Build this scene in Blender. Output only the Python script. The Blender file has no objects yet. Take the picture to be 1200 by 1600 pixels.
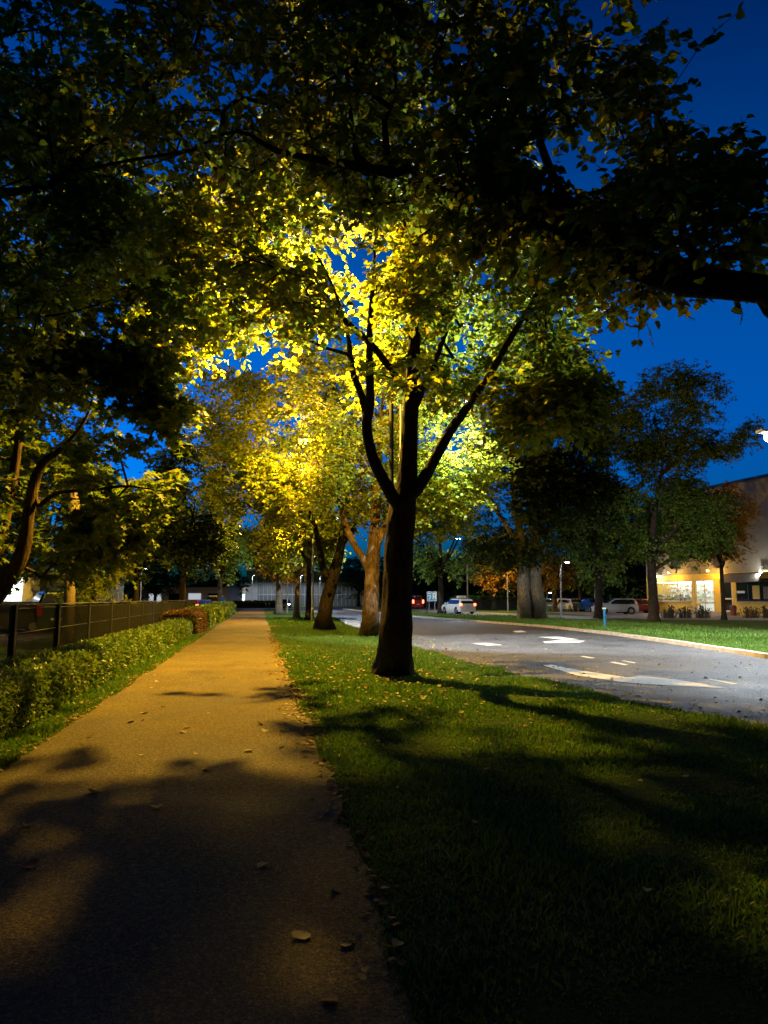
import bpy, math, random
import numpy as np
from mathutils import Vector, noise
random.seed(7)
RNG = np.random.default_rng(7)
S = bpy.context.scene
COL = S.collection
R = math.radians

# ------------------------------------------------------------------ camera
EYE, YAW, F = 1.6, R(9.6), 1150.0
PIT = math.atan(135 / F)
cam = bpy.data.cameras.new("camera")
co = bpy.data.objects.new("camera", cam)
COL.objects.link(co)
cam.sensor_fit = 'VERTICAL'
cam.sensor_height = 36
cam.lens = 36 * F / 1600
cam.clip_end = 3000
co.location = (0, 0, EYE)
co.rotation_euler = (R(90) + PIT, 0, -YAW)
S.camera = co

# ------------------------------------------------------------------ sky, dusk
W = bpy.data.worlds.new("World")
S.world = W
W.use_nodes = True
nt = W.node_tree
sky = nt.nodes.new('ShaderNodeTexSky')
sky.sky_type = 'NISHITA'
sky.sun_disc = False
sky.sun_elevation = R(-2.0)
sky.sun_rotation = R(-60)
sky.ozone_density = 4.0
tint = nt.nodes.new('ShaderNodeMix')
tint.data_type = 'RGBA'
tint.blend_type = 'MULTIPLY'
tint.inputs['Factor'].default_value = 1
tint.inputs[7].default_value = (0.1, 26.0, 30.0, 1)
nt.links.new(sky.outputs[0], tint.inputs[6])
# dusk: brighter towards the horizon, deep blue overhead
tcw = nt.nodes.new('ShaderNodeTexCoord')
sxyz = nt.nodes.new('ShaderNodeSeparateXYZ')
nt.links.new(tcw.outputs['Generated'], sxyz.inputs[0])
wr_ = nt.nodes.new('ShaderNodeValToRGB')
nt.links.new(sxyz.outputs['Z'], wr_.inputs[0])
for i_, (p_, c_) in enumerate(((0.0, (1.0, .36, .75, 1)), (0.75, (0.06, 0.05, 0.13, 1)))):
    wr_.color_ramp.elements[i_].position = p_
    wr_.color_ramp.elements[i_].color = c_
em_ = wr_.color_ramp.elements.new(0.38)
em_.color = (.6, .60, .66, 1)
em_ = wr_.color_ramp.elements.new(0.14)
em_.color = (.9, .62, .86, 1)
t2_ = nt.nodes.new('ShaderNodeMix')
t2_.data_type = 'RGBA'
t2_.blend_type = 'MULTIPLY'
t2_.inputs['Factor'].default_value = 1
nt.links.new(tint.outputs[2], t2_.inputs[6])
nt.links.new(wr_.outputs[0], t2_.inputs[7])
# the after-glow lies ahead; the sky behind the viewpoint is nearly night
mr_ = nt.nodes.new('ShaderNodeMapRange')
mr_.inputs[1].default_value, mr_.inputs[2].default_value = -0.1, 0.75
mr_.inputs[3].default_value, mr_.inputs[4].default_value = 0.025, 1.0
nt.links.new(sxyz.outputs['Y'], mr_.inputs[0])
t3_ = nt.nodes.new('ShaderNodeMix')
t3_.data_type = 'RGBA'
t3_.blend_type = 'MULTIPLY'
t3_.inputs['Factor'].default_value = 1
nt.links.new(t2_.outputs[2], t3_.inputs[6])
nt.links.new(mr_.outputs[0], t3_.inputs[7])
nt.links.new(t3_.outputs[2], nt.nodes['Background'].inputs[0])
nt.nodes['Background'].inputs[1].default_value = 0.15
S.view_settings.view_transform = 'Standard'
S.view_settings.look = 'None'
S.view_settings.exposure = 0.0
S.view_settings.gamma = 1
S.cycles.use_denoising = True
S.cycles.max_bounces = 5
S.cycles.diffuse_bounces = 2
S.cycles.transmission_bounces = 4
S.cycles.transparent_max_bounces = 6
S.cycles.sample_clamp_indirect = 3

YEL = (1.0, 0.56, 0.055)
WHT = (0.86, 0.95, 1.0)
ZR = 0.10   # level of the raised verge right of the road


# ------------------------------------------------------------------ geometry helpers
def cw(x, y, z=0.0):
    """horizontal distance right of / ahead of the viewpoint -> world"""
    return Vector((x * math.cos(YAW) + y * math.sin(YAW), -x * math.sin(YAW) + y * math.cos(YAW), z))


def P(px, py, d):
    dy = 800 - py
    fw = F * math.cos(PIT) - dy * math.sin(PIT)
    up = F * math.sin(PIT) + dy * math.cos(PIT)
    return cw((px - 600) / fw * d, d, EYE + up / fw * d)


def G(px, py, zg=0.0):
    dy = 800 - py
    fw = F * math.cos(PIT) - dy * math.sin(PIT)
    up = F * math.sin(PIT) + dy * math.cos(PIT)
    return P(px, py, (EYE - zg) / (-up) * fw)


def tag(o, label=None, cat=None, group=None, kind=None):
    if label: o['label'] = label
    if cat: o['category'] = cat
    if group: o['group'] = group
    if kind: o['kind'] = kind
    return o


def thing(name, loc, label, cat, rz=0.0, group=None):
    o = bpy.data.objects.new(name, None)
    o.empty_display_size = 0.2
    COL.objects.link(o)
    o.location = loc
    o.rotation_euler = (0, 0, rz)
    return tag(o, label, cat, group)


def link_mesh(name, me, mat, parent=None, smooth=False):
    o = bpy.data.objects.new(name, me)
    COL.objects.link(o)
    for m in (mat if isinstance(mat, (list, tuple)) else [mat]):
        me.materials.append(m)
    if parent is not None:
        o.parent = parent
    if smooth:
        me.polygons.foreach_set('use_smooth', [True] * len(me.polygons))
    return o


class MB:
    def __init__(s):
        s.v, s.f, s.m = [], [], []

    def add(s, vs, fs, mi=0):
        n = len(s.v)
        s.v += [tuple(v) for v in vs]
        s.f += [tuple(i + n for i in f) for f in fs]
        s.m += [mi] * len(fs)
        return s

    def box(s, x0, x1, y0, y1, z0, z1, b=0.0, mi=0):
        if b <= 0:
            vs = [(x, y, z) for z in (z0, z1) for x, y in ((x0, y0), (x1, y0), (x1, y1), (x0, y1))]
            fs = [(3, 2, 1, 0), (4, 5, 6, 7), (0, 1, 5, 4), (1, 2, 6, 5), (2, 3, 7, 6), (3, 0, 4, 7)]
            return s.add(vs, fs, mi)
        vs = []
        for z, i in ((z0, b), (z0 + b, 0), (z1 - b, 0), (z1, b)):
            c = b
            vs += [(x0 + c, y0 + i, z), (x1 - c, y0 + i, z), (x1 - i, y0 + c, z), (x1 - i, y1 - c, z),
                   (x1 - c, y1 - i, z), (x0 + c, y1 - i, z), (x0 + i, y1 - c, z), (x0 + i, y0 + c, z)]
        fs = [tuple(range(7, -1, -1)), tuple(range(24, 32))]
        for k in range(3):
            for j in range(8):
                fs.append((k * 8 + j, k * 8 + (j + 1) % 8, k * 8 + 8 + (j + 1) % 8, k * 8 + 8 + j))
        return s.add(vs, fs, mi)

    def tube(s, pts, rs, n=8, caps=True, mi=0):
        pts = [Vector(p) for p in pts]
        if not hasattr(rs, '__len__'): rs = [rs] * len(pts)
        vs, fs = [], []
        u = None
        for i, p in enumerate(pts):
            t = (pts[min(i + 1, len(pts) - 1)] - pts[max(i - 1, 0)]).normalized()
            if u is None:
                u = t.orthogonal().normalized()
            else:
                u = (u - t * u.dot(t)).normalized()
            w = t.cross(u)
            for k in range(n):
                a = 2 * math.pi * k / n
                vs.append(p + (u * math.cos(a) + w * math.sin(a)) * rs[i])
        for i in range(len(pts) - 1):
            for k in range(n):
                fs.append((i * n + k, i * n + (k + 1) % n, (i + 1) * n + (k + 1) % n, (i + 1) * n + k))
        if caps:
            fs.append(tuple(range(n - 1, -1, -1)))
            fs.append(tuple(range((len(pts) - 1) * n, len(pts) * n)))
        return s.add(vs, fs, mi)

    def prism(s, prof, y0, y1, yi0=None, mi=0):
        """profile of (x, z) points extruded along y"""
        n = len(prof)
        vs = [(x, y0, z) for x, z in prof] + [(x, y1, z) for x, z in prof]
        fs = [tuple(range(n)), tuple(range(2 * n - 1, n - 1, -1))]
        fs += [(i, n + i, n + (i + 1) % n, (i + 1) % n) for i in range(n)]
        return s.add(vs, fs, mi)

    def build(s, name, mat, parent=None, smooth=False, loc=None):
        me = bpy.data.meshes.new(name)
        me.from_pydata(s.v, [], s.f)
        if any(s.m): me.polygons.foreach_set('material_index', s.m)
        o = link_mesh(name, me, mat, parent, smooth)
        if loc is not None: o.location = loc
        return o


def np_mesh(name, verts, face_size_list, loop_idx):
    """verts (N,3), faces given as flat loops and per-face sizes"""
    me = bpy.data.meshes.new(name)
    me.vertices.add(len(verts))
    me.vertices.foreach_set('co', np.ascontiguousarray(verts, np.float32).ravel())
    me.loops.add(len(loop_idx))
    me.loops.foreach_set('vertex_index', np.ascontiguousarray(loop_idx, np.int32))
    sizes = np.asarray(face_size_list, np.int32)
    me.polygons.add(len(sizes))
    me.polygons.foreach_set('loop_start', np.concatenate([[0], np.cumsum(sizes)[:-1]]).astype(np.int32))
    me.update(calc_edges=True)
    return me


# ------------------------------------------------------------------ materials
def nodes(name):
    m = bpy.data.materials.new(name)
    m.use_nodes = True
    t = m.node_tree
    return m, t, t.nodes['Principled BSDF']


def N(t, kind, **kw):
    n = t.nodes.new(kind)
    for k, v in kw.items():
        if k in n.inputs: n.inputs[k].default_value = v
        else: setattr(n, k, v)
    return n


def ramp(t, src, stops):
    r = t.nodes.new('ShaderNodeValToRGB')
    t.links.new(src, r.inputs[0])
    e = r.color_ramp.elements
    while len(e) < len(stops): e.new(0.5)
    for i, (p, c) in enumerate(stops):
        e[i].position = p
        e[i].color = (*c, 1) if len(c) == 3 else c
    return r


def simple(name, col, rough=0.6, metal=0.0, var=0.15, scale=6.0, bump=0.0, bscale=60.0, spec=0.5):
    m, t, b = nodes(name)
    tc = N(t, 'ShaderNodeTexCoord')
    nz = N(t, 'ShaderNodeTexNoise', Scale=scale, Detail=6.0)
    t.links.new(tc.outputs['Object'], nz.inputs['Vector'])
    lo = tuple(c * (1 - var) for c in col)
    hi = tuple(min(1, c * (1 + var)) for c in col)
    r = ramp(t, nz.outputs[0], [(0.3, lo), (0.7, hi)])
    t.links.new(r.outputs[0], b.inputs['Base Color'])
    b.inputs['Roughness'].default_value = rough
    b.inputs['Metallic'].default_value = metal
    b.inputs['Specular IOR Level'].default_value = spec
    if bump:
        n2 = N(t, 'ShaderNodeTexNoise', Scale=bscale, Detail=5.0)
        t.links.new(tc.outputs['Object'], n2.inputs['Vector'])
        bp = N(t, 'ShaderNodeBump', Strength=bump, Distance=0.02)
        t.links.new(n2.outputs[0], bp.inputs['Height'])
        t.links.new(bp.outputs[0], b.inputs['Normal'])
    return m


def emit(name, col, s):
    m, t, b = nodes(name)
    b.inputs['Base Color'].default_value = (*col, 1)
    b.inputs['Emission Color'].default_value = (*col, 1)
    b.inputs['Emission Strength'].default_value = s
    return m


def leafmat(name, stops, trans=0.5, rough=0.5):
    """each leaf gets its own tint; light passes through the blade"""
    m, t, b = nodes(name)
    g = N(t, 'ShaderNodeNewGeometry')
    tc = N(t, 'ShaderNodeTexCoord')
    nz = N(t, 'ShaderNodeTexNoise', Scale=0.55, Detail=2.0)
    t.links.new(tc.outputs['Object'], nz.inputs['Vector'])
    a = N(t, 'ShaderNodeMath', operation='MULTIPLY_ADD')
    a.inputs[1].default_value = 0.55
    t.links.new(g.outputs['Random Per Island'], a.inputs[0])
    s2 = N(t, 'ShaderNodeMath', operation='MULTIPLY')
    s2.inputs[1].default_value = 0.5
    t.links.new(nz.outputs[0], s2.inputs[0])
    t.links.new(s2.outputs[0], a.inputs[2])
    r = ramp(t, a.outputs[0], stops)
    b.inputs['Roughness'].default_value = rough
    b.inputs['Specular IOR Level'].default_value = 0.3
    t.links.new(r.outputs[0], b.inputs['Base Color'])
    tr = N(t, 'ShaderNodeBsdfTranslucent')
    br = N(t, 'ShaderNodeMix', data_type='RGBA', blend_type='MULTIPLY')
    br.inputs['Factor'].default_value = 1
    br.inputs[7].default_value = (1.8, 1.75, 0.9, 1)
    t.links.new(r.outputs[0], br.inputs[6])
    t.links.new(br.outputs[2], tr.inputs['Color'])
    mx = N(t, 'ShaderNodeMixShader')
    mx.inputs[0].default_value = trans
    t.links.new(b.outputs[0], mx.inputs[1])
    t.links.new(tr.outputs[0], mx.inputs[2])
    t.links.new(mx.outputs[0], t.nodes['Material Output'].inputs[0])
    return m


def barkmat(name, c0, c1, patch=None):
    m, t, b = nodes(name)
    tc = N(t, 'ShaderNodeTexCoord')
    mp = N(t, 'ShaderNodeMapping')
    mp.inputs['Scale'].default_value = (9, 9, 1.6)
    t.links.new(tc.outputs['Object'], mp.inputs[0])
    vz = N(t, 'ShaderNodeTexVoronoi', Scale=2.2)
    nz = N(t, 'ShaderNodeTexNoise', Scale=2.6, Detail=8.0, Roughness=0.7)
    t.links.new(mp.outputs[0], nz.inputs['Vector'])
    ad = N(t, 'ShaderNodeVectorMath', operation='ADD')
    t.links.new(mp.outputs[0], ad.inputs[0])
    t.links.new(nz.outputs['Color'], ad.inputs[1])
    t.links.new(ad.outputs[0], vz.inputs['Vector'])
    mul = N(t, 'ShaderNodeMath', operation='MULTIPLY')
    t.links.new(vz.outputs['Distance'], mul.inputs[0])
    t.links.new(nz.outputs[0], mul.inputs[1])
    r = ramp(t, mul.outputs[0], [(0.05, c0), (0.4, c1)])
    if patch:
        n3 = N(t, 'ShaderNodeTexNoise', Scale=1.7, Detail=3.0)
        t.links.new(tc.outputs['Object'], n3.inputs['Vector'])
        r3 = ramp(t, n3.outputs[0], [(0.52, (0, 0, 0)), (0.62, (1, 1, 1))])
        mx = N(t, 'ShaderNodeMix', data_type='RGBA')
        t.links.new(r3.outputs[0], mx.inputs[0])
        t.links.new(r.outputs[0], mx.inputs[6])
        mx.inputs[7].default_value = (*patch, 1)
        t.links.new(mx.outputs[2], b.inputs['Base Color'])
    else:
        t.links.new(r.outputs[0], b.inputs['Base Color'])
    b.inputs['Roughness'].default_value = 0.95
    b.inputs['Specular IOR Level'].default_value = 0.15
    bp = N(t, 'ShaderNodeBump', Strength=1.0, Distance=0.05)
    t.links.new(mul.outputs[0], bp.inputs['Height'])
    t.links.new(bp.outputs[0], b.inputs['Normal'])
    return m


def asphalt(name, base, light, rough=0.72, grain=150.0, patch=0.25, bump=0.6):
    m, t, b = nodes(name)
    tc = N(t, 'ShaderNodeTexCoord')
    v = N(t, 'ShaderNodeTexVoronoi', Scale=grain)
    v2 = N(t, 'ShaderNodeTexVoronoi', Scale=grain * 0.45)
    n1 = N(t, 'ShaderNodeTexNoise', Scale=0.7, Detail=7.0, Roughness=0.65)
    n2 = N(t, 'ShaderNodeTexNoise', Scale=grain * 0.35, Detail=3.0)
    for q in (v, v2, n1, n2): t.links.new(tc.outputs['Object'], q.inputs['Vector'])
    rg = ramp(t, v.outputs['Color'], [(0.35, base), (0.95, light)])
    rp = ramp(t, n1.outputs[0], [(0.35, (1 - patch,) * 3), (0.65, (1 + patch * 0.4,) * 3)])
    mx = N(t, 'ShaderNodeMix', data_type='RGBA', blend_type='MULTIPLY')
    mx.inputs['Factor'].default_value = 1
    t.links.new(rg.outputs[0], mx.inputs[6])
    t.links.new(rp.outputs[0], mx.inputs[7])
    t.links.new(mx.outputs[2], b.inputs['Base Color'])
    n4 = N(t, 'ShaderNodeTexNoise', Scale=26.0, Detail=9.0, Roughness=0.85)
    t.links.new(tc.outputs['Object'], n4.inputs['Vector'])
    r4 = ramp(t, n4.outputs[0], [(0.36, (.28, .28, .28)), (0.5, (.9, .9, .9)), (0.64, (2.0, 2.0, 2.0))])
    mx4 = N(t, 'ShaderNodeMix', data_type='RGBA', blend_type='MULTIPLY')
    mx4.inputs['Factor'].default_value = 1
    t.links.new(mx.outputs[2], mx4.inputs[6])
    t.links.new(r4.outputs[0], mx4.inputs[7])
    t.links.new(mx4.outputs[2], b.inputs['Base Color'])
    rr = ramp(t, n1.outputs[0], [(0.3, (rough - 0.12,) * 3), (0.7, (rough + 0.1,) * 3)])
    t.links.new(rr.outputs[0], b.inputs['Roughness'])
    b.inputs['Specular IOR Level'].default_value = 0.4
    ad = N(t, 'ShaderNodeMath', operation='MULTIPLY_ADD')
    ad.inputs[1].default_value = -0.8
    t.links.new(v2.outputs['Distance'], ad.inputs[0])
    t.links.new(n2.outputs[0], ad.inputs[2])
    ad4 = N(t, 'ShaderNodeMath', operation='MULTIPLY_ADD')
    ad4.inputs[1].default_value = 2.0
    t.links.new(n4.outputs[0], ad4.inputs[0])
    t.links.new(ad.outputs[0], ad4.inputs[2])
    bp = N(t, 'ShaderNodeBump', Strength=bump, Distance=0.016)
    t.links.new(ad4.outputs[0], bp.inputs['Height'])
    t.links.new(bp.outputs[0], b.inputs['Normal'])
    return m


M = {}
M['leaf_lime'] = leafmat('lime_leaf', [(0.2, (0.075, 0.125, 0.018)), (0.5, (0.15, 0.20, 0.022)), (0.75, (0.24, 0.22, 0.02)), (0.95, (0.24, 0.13, 0.02))], 0.66)
M['leaf_green'] = leafmat('green_leaf', [(0.2, (0.05, 0.10, 0.022)), (0.55, (0.10, 0.17, 0.03)), (0.9, (0.16, 0.20, 0.035))], 0.45)
M['leaf_maple'] = leafmat('maple_leaf', [(0.2, (0.055, 0.10, 0.018)), (0.6, (0.12, 0.18, 0.02)), (0.85, (0.19, 0.18, 0.02)), (0.99, (0.20, 0.10, 0.015))], 0.4)
M['leaf_autumn'] = leafmat('autumn_leaf', [(0.2, (0.20, 0.15, 0.015)), (0.55, (0.28, 0.16, 0.015)), (0.9, (0.22, 0.07, 0.012))], 0.45)
M['leaf_dark'] = leafmat('dark_leaf', [(0.2, (0.025, 0.05, 0.012)), (0.6, (0.05, 0.08, 0.018)), (0.95, (0.08, 0.10, 0.02))], 0.35)
M['leaf_hedge'] = leafmat('hedge_leaf', [(0.2, (0.05, 0.11, 0.02)), (0.6, (0.11, 0.18, 0.03)), (0.85, (0.17, 0.20, 0.03)), (0.98, (0.22, 0.13, 0.03))], 0.3, 0.4)
M['leaf_red'] = leafmat('russet_leaf', [(0.2, (0.09, 0.09, 0.02)), (0.6, (0.15, 0.08, 0.02)), (0.9, (0.15, 0.05, 0.015))], 0.3)
M['grass'] = leafmat('grass_blade', [(0.2, (0.045, 0.12, 0.014)), (0.6, (0.085, 0.19, 0.022)), (0.9, (0.15, 0.21, 0.035))], 0.3, 0.5)
M['litter'] = leafmat('fallen_leaf', [(0.2, (0.30, 0.26, 0.07)), (0.45, (0.34, 0.29, 0.14)), (0.65, (0.20, 0.10, 0.03)), (0.9, (0.06, 0.035, 0.018))], 0.1, 0.7)
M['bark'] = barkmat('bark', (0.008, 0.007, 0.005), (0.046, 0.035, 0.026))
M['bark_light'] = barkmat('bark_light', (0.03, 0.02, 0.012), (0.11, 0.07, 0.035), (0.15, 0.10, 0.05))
M['bark_grey'] = barkmat('bark_grey', (0.05, 0.04, 0.03), (0.26, 0.21, 0.15))
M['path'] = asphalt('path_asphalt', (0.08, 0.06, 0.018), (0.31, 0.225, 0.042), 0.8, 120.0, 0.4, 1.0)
M['road'] = asphalt('road_asphalt', (0.028, 0.029, 0.033), (0.21, 0.21, 0.22), 0.6, 60.0, 0.4, 0.9)
M['street'] = asphalt('street_asphalt', (0.10, 0.09, 0.09), (0.2, 0.18, 0.17), 0.7, 50.0, 0.3, 0.4)
M['kerb'] = simple('kerb_stone', (0.36, 0.32, 0.26), 0.85, 0, 0.3, 3.0, 0.5, 40)
M['paint'] = None
M['metal'] = simple('galvanised_metal', (0.32, 0.32, 0.33), 0.45, 0.6, 0.12)
M['dkmetal'] = simple('dark_metal', (0.02, 0.021, 0.02), 0.5, 0.3, 0.2)
M['wood'] = simple('weathered_wood', (0.20, 0.14, 0.07), 0.9, 0, 0.3, 9, 0.6, 30)
M['rubber'] = simple('rubber', (0.012, 0.012, 0.012), 0.85)
M['rim'] = simple('alloy', (0.4, 0.4, 0.42), 0.3, 0.9, 0.05)
M['glass'] = simple('dark_glass', (0.012, 0.014, 0.018), 0.08, 0, 0.1)
M['white'] = simple('white_plaster', (0.62, 0.62, 0.60), 0.85, 0, 0.12, 1.5, 0.2)
M['tail'] = emit('tail_lamp', (1.0, 0.10, 0.04), 9.0)
M['tailoff'] = simple('tail_lens', (0.25, 0.01, 0.01), 0.2)
M['headon'] = emit('head_lamp', (0.85, 0.92, 1.0), 60.0)
M['headoff'] = simple('head_lens', (0.5, 0.5, 0.52), 0.15)
M['lensY'] = emit('sodium_lens', (1.0, 0.62, 0.12), 30.0)
M['lensW'] = emit('white_lens', (0.85, 0.95, 1.0), 60.0)


def worn_paint():
    m, t, b = nodes('road_paint')
    tc = N(t, 'ShaderNodeTexCoord')
    nz = N(t, 'ShaderNodeTexNoise', Scale=14.0, Detail=9.0, Roughness=0.75)
    t.links.new(tc.outputs['Object'], nz.inputs['Vector'])
    r = ramp(t, nz.outputs[0], [(0.36, (0.10, 0.10, 0.10)), (0.44, (0.5, 0.49, 0.46)), (0.8, (0.68, 0.67, 0.63))])
    t.links.new(r.outputs[0], b.inputs['Base Color'])
    b.inputs['Roughness'].default_value = 0.75
    return m


M['paint'] = worn_paint()


def ground_mat():
    m, t, b = nodes('ground_turf')
    tc = N(t, 'ShaderNodeTexCoord')
    n1 = N(t, 'ShaderNodeTexNoise', Scale=0.6, Detail=8.0, Roughness=0.65)
    n2 = N(t, 'ShaderNodeTexNoise', Scale=38.0, Detail=6.0, Roughness=0.7)
    n3 = N(t, 'ShaderNodeTexNoise', Scale=9.0, Detail=4.0)
    for q in (n1, n2, n3): t.links.new(tc.outputs['Object'], q.inputs['Vector'])
    r1 = ramp(t, n1.outputs[0], [(0.28, (0.075, 0.05, 0.028)), (0.38, (0.035, 0.07, 0.012)), (0.55, (0.06, 0.11, 0.016)), (0.75, (0.09, 0.11, 0.025))])
    r2 = ramp(t, n2.outputs[0], [(0.3, (0.35, 0.35, 0.35)), (0.7, (1.5, 1.5, 1.5))])
    mx = N(t, 'ShaderNodeMix', data_type='RGBA', blend_type='MULTIPLY')
    mx.inputs['Factor'].default_value = 1
    t.links.new(r1.outputs[0], mx.inputs[6])
    t.links.new(r2.outputs[0], mx.inputs[7])
    t.links.new(mx.outputs[2], b.inputs['Base Color'])
    b.inputs['Roughness'].default_value = 0.95
    b.inputs['Specular IOR Level'].default_value = 0.1
    ad = N(t, 'ShaderNodeMath', operation='ADD')
    t.links.new(n2.outputs[0], ad.inputs[0])
    t.links.new(n3.outputs[0], ad.inputs[1])
    bp = N(t, 'ShaderNodeBump', Strength=1.0, Distance=0.05)
    t.links.new(ad.outputs[0], bp.inputs['Height'])
    t.links.new(bp.outputs[0], b.inputs['Normal'])
    return m


M['turf'] = ground_mat()


# ------------------------------------------------------------------ setting: ground, path, road
def strip(name, left, right, z, mat, kind='structure', label=None, cat=None):
    """sheet between two polylines of the same length"""
    n = len(left)
    vs = [(p[0], p[1], z) for p in left] + [(p[0], p[1], z) for p in right]
    fs = [(i, n + i, n + i + 1, i + 1) for i in range(n - 1)]
    o = MB().add(vs, fs).build(name, mat)
    return tag(o, label, cat, kind=kind)


MB().add([(-900, -300, 0), (900, -300, 0), (900, 1500, 0), (-900, 1500, 0)], [(0, 1, 2, 3)]).build('ground', M['turf'])['kind'] = 'structure'


def wob(v, a, s, seed):
    return a * noise.noise(Vector((v * s, seed, 0.0)))


vv = [-6 + i * 0.25 for i in range(int(116 / 0.25))]
PL = [(-2.36 + wob(v, 0.12, 0.6, 1) + wob(v, 0.05, 3, 2), v) for v in vv]
PR = [(0.66 + wob(v, 0.14, 0.5, 3) + wob(v, 0.11, 2.6, 4), v) for v in vv]
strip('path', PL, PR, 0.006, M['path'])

EDGE = [(-6, 6.4), (6, 6.2)]
for px, py in ((1200, 1141), (1040, 1108), (900, 1075), (760, 1042), (680, 1022), (600, 993), (540, 976), (519, 961)):
    g = G(px, py)
    EDGE.append((g.y, g.x))
EDGE.append((110, EDGE[-1][1] - 2.0))
EV = np.array([e[0] for e in EDGE])
EU = np.array([e[1] for e in EDGE])


def road_left(v):
    return float(np.interp(v, EV, EU))


KV = [(-6, 13.75)]
for px, py in ((1200, 1027), (1050, 1004), (950, 990), (850, 979), (640, 963)):
    g = G(px, py, 0.05)
    KV.append((g.y, g.x))
KV.append((110, KV[-1][1] - 0.8))
KVv = np.array([e[0] for e in KV])
KVu = np.array([e[1] for e in KV])


def kerb_u(v):
    return float(np.interp(v, KVv, KVu))


vr = [-6 + i * 0.5 for i in range(232)]
strip('road', [(road_left(v) + wob(v, 0.18, 0.5, 7) + wob(v, 0.08, 2.5, 8), v) for v in vr], [(kerb_u(v), v) for v in vr], 0.004, M['road'])
# kerb stones
k = MB()
v = -6.0
while v < 109:
    u0, u1 = kerb_u(v), kerb_u(v + 0.98)
    w = 0.30
    z = ZR + 0.02 + random.uniform(-0.004, 0.004)
    j = random.uniform(-0.008, 0.008)
    vs = [(u0 + j, v, 0.0), (u0 + w, v, 0.0), (u1 + w, v + 0.985, 0.0), (u1 + j, v + 0.985, 0.0),
          (u0 + j + 0.03, v, z), (u0 + w, v, z), (u1 + w, v + 0.985, z), (u1 + j + 0.03, v + 0.985, z)]
    k.add(vs, [(4, 5, 6, 7), (0, 1, 5, 4), (1, 2, 6, 5), (2, 3, 7, 6), (3, 0, 4, 7)])
    v += 1.0
tag(k.build('kerb', M['kerb']), kind='structure')
vk = [-6 + i * 2 for i in range(59)]
strip('verge', [(kerb_u(v) + 0.29, v) for v in vk], [(140, v) for v in vk], ZR, M['turf'])
# cross street at the end, footpath right, side street and forecourt
MB().add([(-60, 112, .008), (160, 112, .112), (160, 124, .112), (-60, 124, .008)], [(0, 1, 2, 3)]).build('street', M['street'])['kind'] = 'structure'
fp = [G(1210, 992, ZR), G(1025, 979, ZR), G(875, 970.5, ZR)]
d0 = (fp[0] - fp[2]).normalized()
fpl = [(fp[0] + d0 * 30).to_2d(), fp[0].to_2d(), fp[1].to_2d(), fp[2].to_2d(), (fp[2] - d0 * 12).to_2d()]
strip('footpath', [(p[0], p[1]) for p in fpl], [(p[0] + 1.7, p[1]) for p in fpl], ZR + 0.006, M['street'])
aL = [G(838, 969, ZR), G(735, 962.5, ZR), G(640, 953, ZR)]
aR = [G(1000, 966, ZR), G(760, 957, ZR), G(655, 950.5, ZR)]
strip('side_street', [(p.x, p.y) for p in aL], [(p.x, p.y) for p in aR], ZR + 0.010, M['street'])
# forecourt in front of the shop and the car park
fc = [G(1400, 972, ZR), G(1010, 968, ZR), G(850, 957.0, ZR)]
fd = [cw(60, 50), cw(50, 84), cw(50, 110)]
M['court'] = asphalt('forecourt_paving', (0.16, 0.12, 0.10), (0.26, 0.2, 0.17), 0.75, 40.0, 0.3, 0.4)
strip('forecourt', [(p.x, p.y) for p in fc], [(p.x, p.y) for p in fd], ZR + 0.014, M['court'])
# car park behind the fence on the left
strip('car_park', [(-60, 28), (-60, 104)], [(-8.5, 28), (-8.5, 104)], 0.007, M['street'])
# small paved link from the path towards the lamp post
a, b = G(418, 979), G(492, 977)
strip('paved_link', [(a.x - .3, a.y - 1.3), (b.x, b.y - 0.9)], [(a.x - .3, a.y + 1.3), (b.x, b.y + 1.1)], 0.010, M['path'])


# ---- road markings (painted on the road, part of the setting)
def mark(pts, name='road_marking'):
    vs = []
    for px, py in pts:
        g = G(px, py)
        vs.append((g.x, g.y, 0.009))
    o = MB().add(vs, [tuple(range(len(vs)))]).build(name, M['paint'])
    return tag(o, kind='structure')


mark([(848, 1040), (862, 1039), (905, 1048), (980, 1059), (1000, 1056.5), (1060, 1063), (1142, 1076.5), (1100, 1074.5), (1000, 1069), (970, 1066), (900, 1055.5)])
mark([(840, 995.5), (872, 995), (905, 999.5), (880, 1000)])
mark([(848, 1003), (870, 1001), (915, 1001.5), (905, 1004.5), (852, 1005)])
mark([(736, 1005.5), (760, 1005), (785, 1008), (762, 1009)])
mark([(800, 986), (815, 985.5), (824, 988), (806, 988.5)])
mark([(952, 1035), (960, 1034.5), (982, 1039.2), (976, 1040)])
mark([(970, 1033), (976, 1032.5), (995, 1036), (990, 1036.6)])
mark([(1105, 1062), (1110, 1061), (1153, 1069.2), (1146, 1069.8)])
mark([(905, 1026), (912, 1025.5), (930, 1028.5), (924, 1029.2)])

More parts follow.
